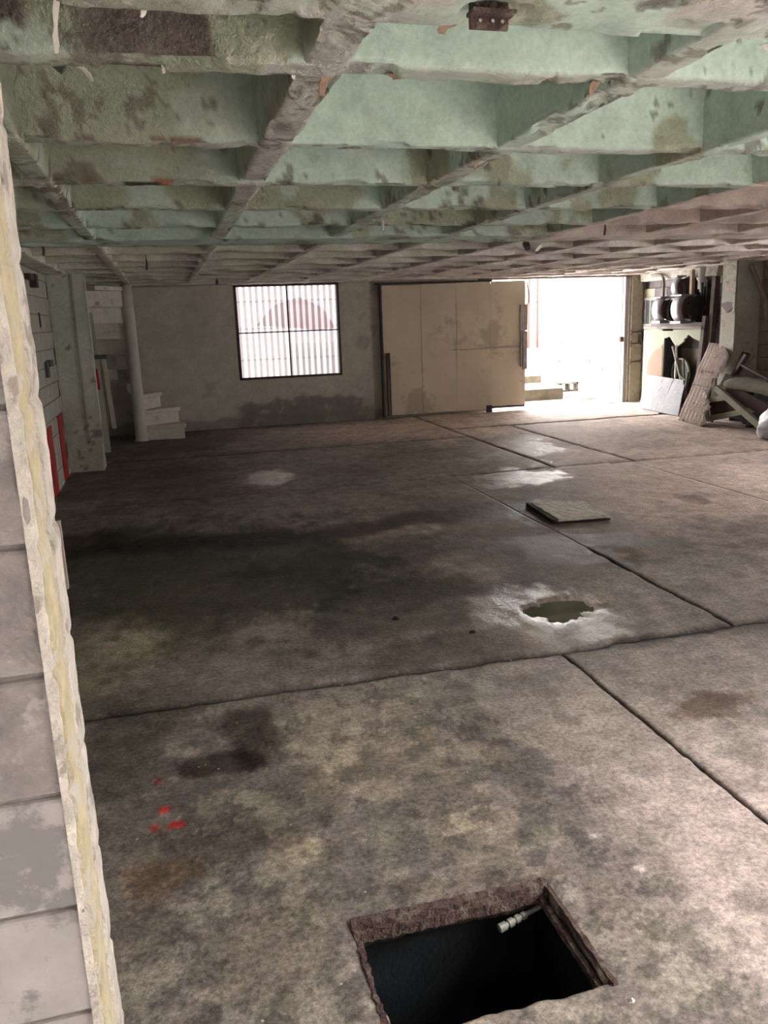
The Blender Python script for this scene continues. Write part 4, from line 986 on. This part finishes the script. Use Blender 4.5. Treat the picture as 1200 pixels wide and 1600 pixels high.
# two dusty white sheets leaning low
def lean(name, pts, th, m, label, cat, seed, amp=.006):
    """quad sheet bottom-left, bottom-right, top-right, top-left"""
    A, B, C_, D = [Vector(p) for p in pts]; n = 12; vs = []
    Pq = np.array([[tuple(A.lerp(B, i / n).lerp(D.lerp(C_, i / n), j / n)) for j in range(n + 1)] for i in range(n + 1)]).reshape(-1, 3)
    Pq[:, 0] += (fbm(Pq, 5, 3, seed) - .5) * amp * 2; Pq[:, 1] += (fbm(Pq, 11, 2, seed + 1) - .5) * amp
    b = MB().add([tuple(v) for v in Pq], [(i * (n + 1) + j, (i + 1) * (n + 1) + j, (i + 1) * (n + 1) + j + 1, i * (n + 1) + j + 1) for i in range(n) for j in range(n)])
    return tag(b.build(name, m, org=A, solid=th), label, cat)
lean('leaning_sheet', [(7.25, 11.65, .01), (7.20, 10.98, .01), (7.42, 10.98, .50), (7.44, 11.72, .52)], .015, M['whiteboard'], 'wide dusty white sheet leaning low near the doorway', 'sheet', 61)
lean('leaning_sheet', [(7.18, 10.955, .01), (7.14, 10.42, .01), (7.40, 10.66, .50), (7.41, 10.955, .50)], .015, M['whiteboard'], 'narrower whitish sheet right of the wide one, behind corrugated piece', 'sheet', 67)
tag(lump(7.1, 10.82, .04, 22).build('rubble', M['block_grey'], org=(7.1, 10.82, 0)), 'small rubble pile at the foot of the white sheets', 'rubble')
# corrugated roofing piece with a broken edge
A = Vector((6.92, 10.08, .0)); B = Vector((6.80, 9.42, .0)); D = Vector((7.52, 10.30, 1.04)); Cc = Vector((7.47, 9.84, 1.02))
n = 70; mm = 40; vs = []
rn = random.Random(5); edge = [rn.uniform(-.05, .05) for _ in range(mm + 1)]
nrm = (B - A).cross(D - A).normalized()
for j in range(mm + 1):
    v = j / mm; e = 1 + .16 * math.sin(v * 9.5 + .4) * (.4 + v) + .05 * math.sin(v * 31) + edge[j] * .5
    if v > .93: e -= (v - .93) * 2.0
    for i in range(n + 1):
        u = i / n; P0 = A.lerp(B, u * e).lerp(D.lerp(Cc, u * e), v)
        vs.append(P0 + nrm * (.024 * math.sin(u * e * 6 * math.tau)) + nrm * (.006 * math.sin(v * 12)))
b = MB().add(vs, [(j * (n + 1) + i, j * (n + 1) + i + 1, (j + 1) * (n + 1) + i + 1, (j + 1) * (n + 1) + i) for j in range(mm) for i in range(n)])
cs = thing('corrugated_roof_sheet', tuple(A), 'weathered corrugated roofing piece with a broken wavy edge, leaning steeply', 'roofing sheet')
b.build('sheet', M['corr'], cs, solid=.010)
for v in (.46, .64):
    P0 = A.lerp(D, v) - nrm * .0; P1 = B.lerp(Cc, v); 
    s_ = -1 if nrm.x > 0 else 1
    MB().bar(P0 + nrm * .022 * s_, P0.lerp(P1, .8) + nrm * .022 * s_, .02, .004, (0, 0, 1)).build('stain_band', M['brownwood'], cs)
# dark boards behind it
tag(MB().bar((7.16, 9.80, 0), (7.62, 9.70, .92), .03, .22, (1, 0, 0)).jitter(.01, 6).build('timber_plank', M['brownwood'], org=(7.05, 9.9, 0)), 'dark rotten board just behind the corrugated roofing piece', 'timber')
# heap of painted window frames and a stuffed cushion
fr = thing('window_sash', (7.1, 9.4, 0), 'lower discarded pale green frame with dark red panel, lying tilted', 'frame', 'discarded frames in the heap')
U = Vector((.0, -1.0, .27)).normalized(); 
def plank(a, b_, w, t, m, name, par, side=(0, 0, 1)): return MB().bar(a, b_, w, t, side).build(name, m, par, bevel=.003)
plank((7.10, 9.72, .30), (7.10, 8.95, .44), .07, .05, M['framewood'], 'frame_rail', fr)
plank((7.08, 9.68, .05), (7.08, 8.75, .27), .07, .05, M['framewood'], 'frame_rail', fr)
plank((7.09, 9.68, .04), (7.10, 9.74, .32), .05, .03, M['framewood'], 'frame_stile', fr, (0, 1, 0))
plank((7.13, 9.68, .17), (7.13, 8.85, .35), .20, .02, M['darkpanel'], 'panel', fr)
f2 = thing('window_sash', (7.0, 9.0, 0), 'upper discarded pale frame crossing the heap down to the white sack', 'frame', 'discarded frames in the heap')
plank((6.98, 9.38, .50), (6.98, 8.42, .06), .085, .05, M['framewood'], 'frame_rail', f2)
plank((7.04, 9.24, .50), (7.06, 8.3, .22), .17, .02, M['darkpanel'], 'panel', f2)
plank((7.10, 9.0, .44), (7.10, 8.3, .30), .04, .04, M['framewood'], 'frame_rail', f2)
plank((7.06, 9.30, .48), (7.12, 9.36, .34), .04, .03, M['whitebar'], 'broken_glass_edge', f2)
# cushion on top
cu = MB(); vs = []; nu_, nv_ = 26, 14; r = random.Random(3)
for i in range(nu_ + 1):
    u = i / nu_; c = Vector((7.22, 9.42 - 1.25 * u, .56 - .06 * u)); wd = .24 * min(1, (u * 6 + .25)) ; ht = .075 * min(1, u * 5 + .35) * (1 + .12 * math.sin(u * 9))
    for k in range(nv_):
        a = math.tau * k / nv_; vs.append((c.x + wd * math.cos(a) * (1 + r.uniform(-.03, .03)), c.y + r.uniform(-.004, .004), c.z + ht * math.sin(a) * (1 + r.uniform(-.07, .07))))
cu.add(vs, [(i * nv_ + k, (i + 1) * nv_ + k, (i + 1) * nv_ + (k + 1) % nv_, i * nv_ + (k + 1) % nv_) for i in range(nu_) for k in range(nv_)] + [tuple(range(nv_)), tuple(nu_ * nv_ + k for k in range(nv_ - 1, -1, -1))])
tag(cu.build('cushion', M['sackcloth'], org=(7.22, 9.0, .5), smooth=True), 'long dusty olive cushion lying on top of the frame heap', 'cushion')
tag(MB().bar((7.50, 9.4, .12), (7.55, 8.7, .5), .25, .25, (1, 0, 0)).bar((7.45, 9.5, .03), (7.45, 9.45, .55), .12, .25, (1, 0, 0)).bar((7.35, 9.1, .1), (7.35, 8.5, .3), .2, .2, (1, 0, 0)).jitter(.03, 4).build('scrap_heap', M['blackrub'], org=(7.5, 9.2, 0)), 'dark scrap under and behind the discarded frames', 'scrap', kind='stuff')
tag(MB().bar((7.35, 9.55, .62), (7.35, 8.85, .60), .05, .04, (1, 0, 0)).bar((7.35, 9.55, .62), (7.38, 9.35, .92), .04, .05, (1, 0, 0)).bar((7.36, 9.4, .78), (7.36, 8.8, .60), .03, .03, (1, 0, 0)).build('metal_frame', M['brownwood'], org=(7.35, 9.2, .6)), 'dark bent frame on top of the heap by the pier', 'frame')
# white sack at the right edge
sk = MB(); vs = []; nu_, nv_ = 22, 28; r = random.Random(8)
for i in range(nu_ + 1):
    t = i / nu_; z = .50 * t; rad = .34 * (1 - t) ** .55 + .07 * math.sin(min(t * 3, 1) * math.pi * .5)
    for k in range(nv_):
        a = math.tau * k / nv_; fold = 1 + .10 * math.sin(5 * a + 6 * t) + .06 * math.sin(11 * a - 9 * t) + r.uniform(-.02, .02)
        vs.append((6.98 + rad * .8 * fold * math.cos(a), 8.02 + rad * fold * math.sin(a), z + .012 * math.sin(7 * a)+.012))
sk.add(vs, [(i * nv_ + k, i * nv_ + (k + 1) % nv_, (i + 1) * nv_ + (k + 1) % nv_, (i + 1) * nv_ + k) for i in range(nu_) for k in range(nv_)] + [tuple(range(nv_ - 1, -1, -1)), tuple(nu_ * nv_ + k for k in range(nv_))])
tag(sk.build('plastic_sack', M['plastic_sack'], org=(6.98, 8.02, 0), smooth=True), 'crumpled white woven sack at the right edge of the junk', 'sack')
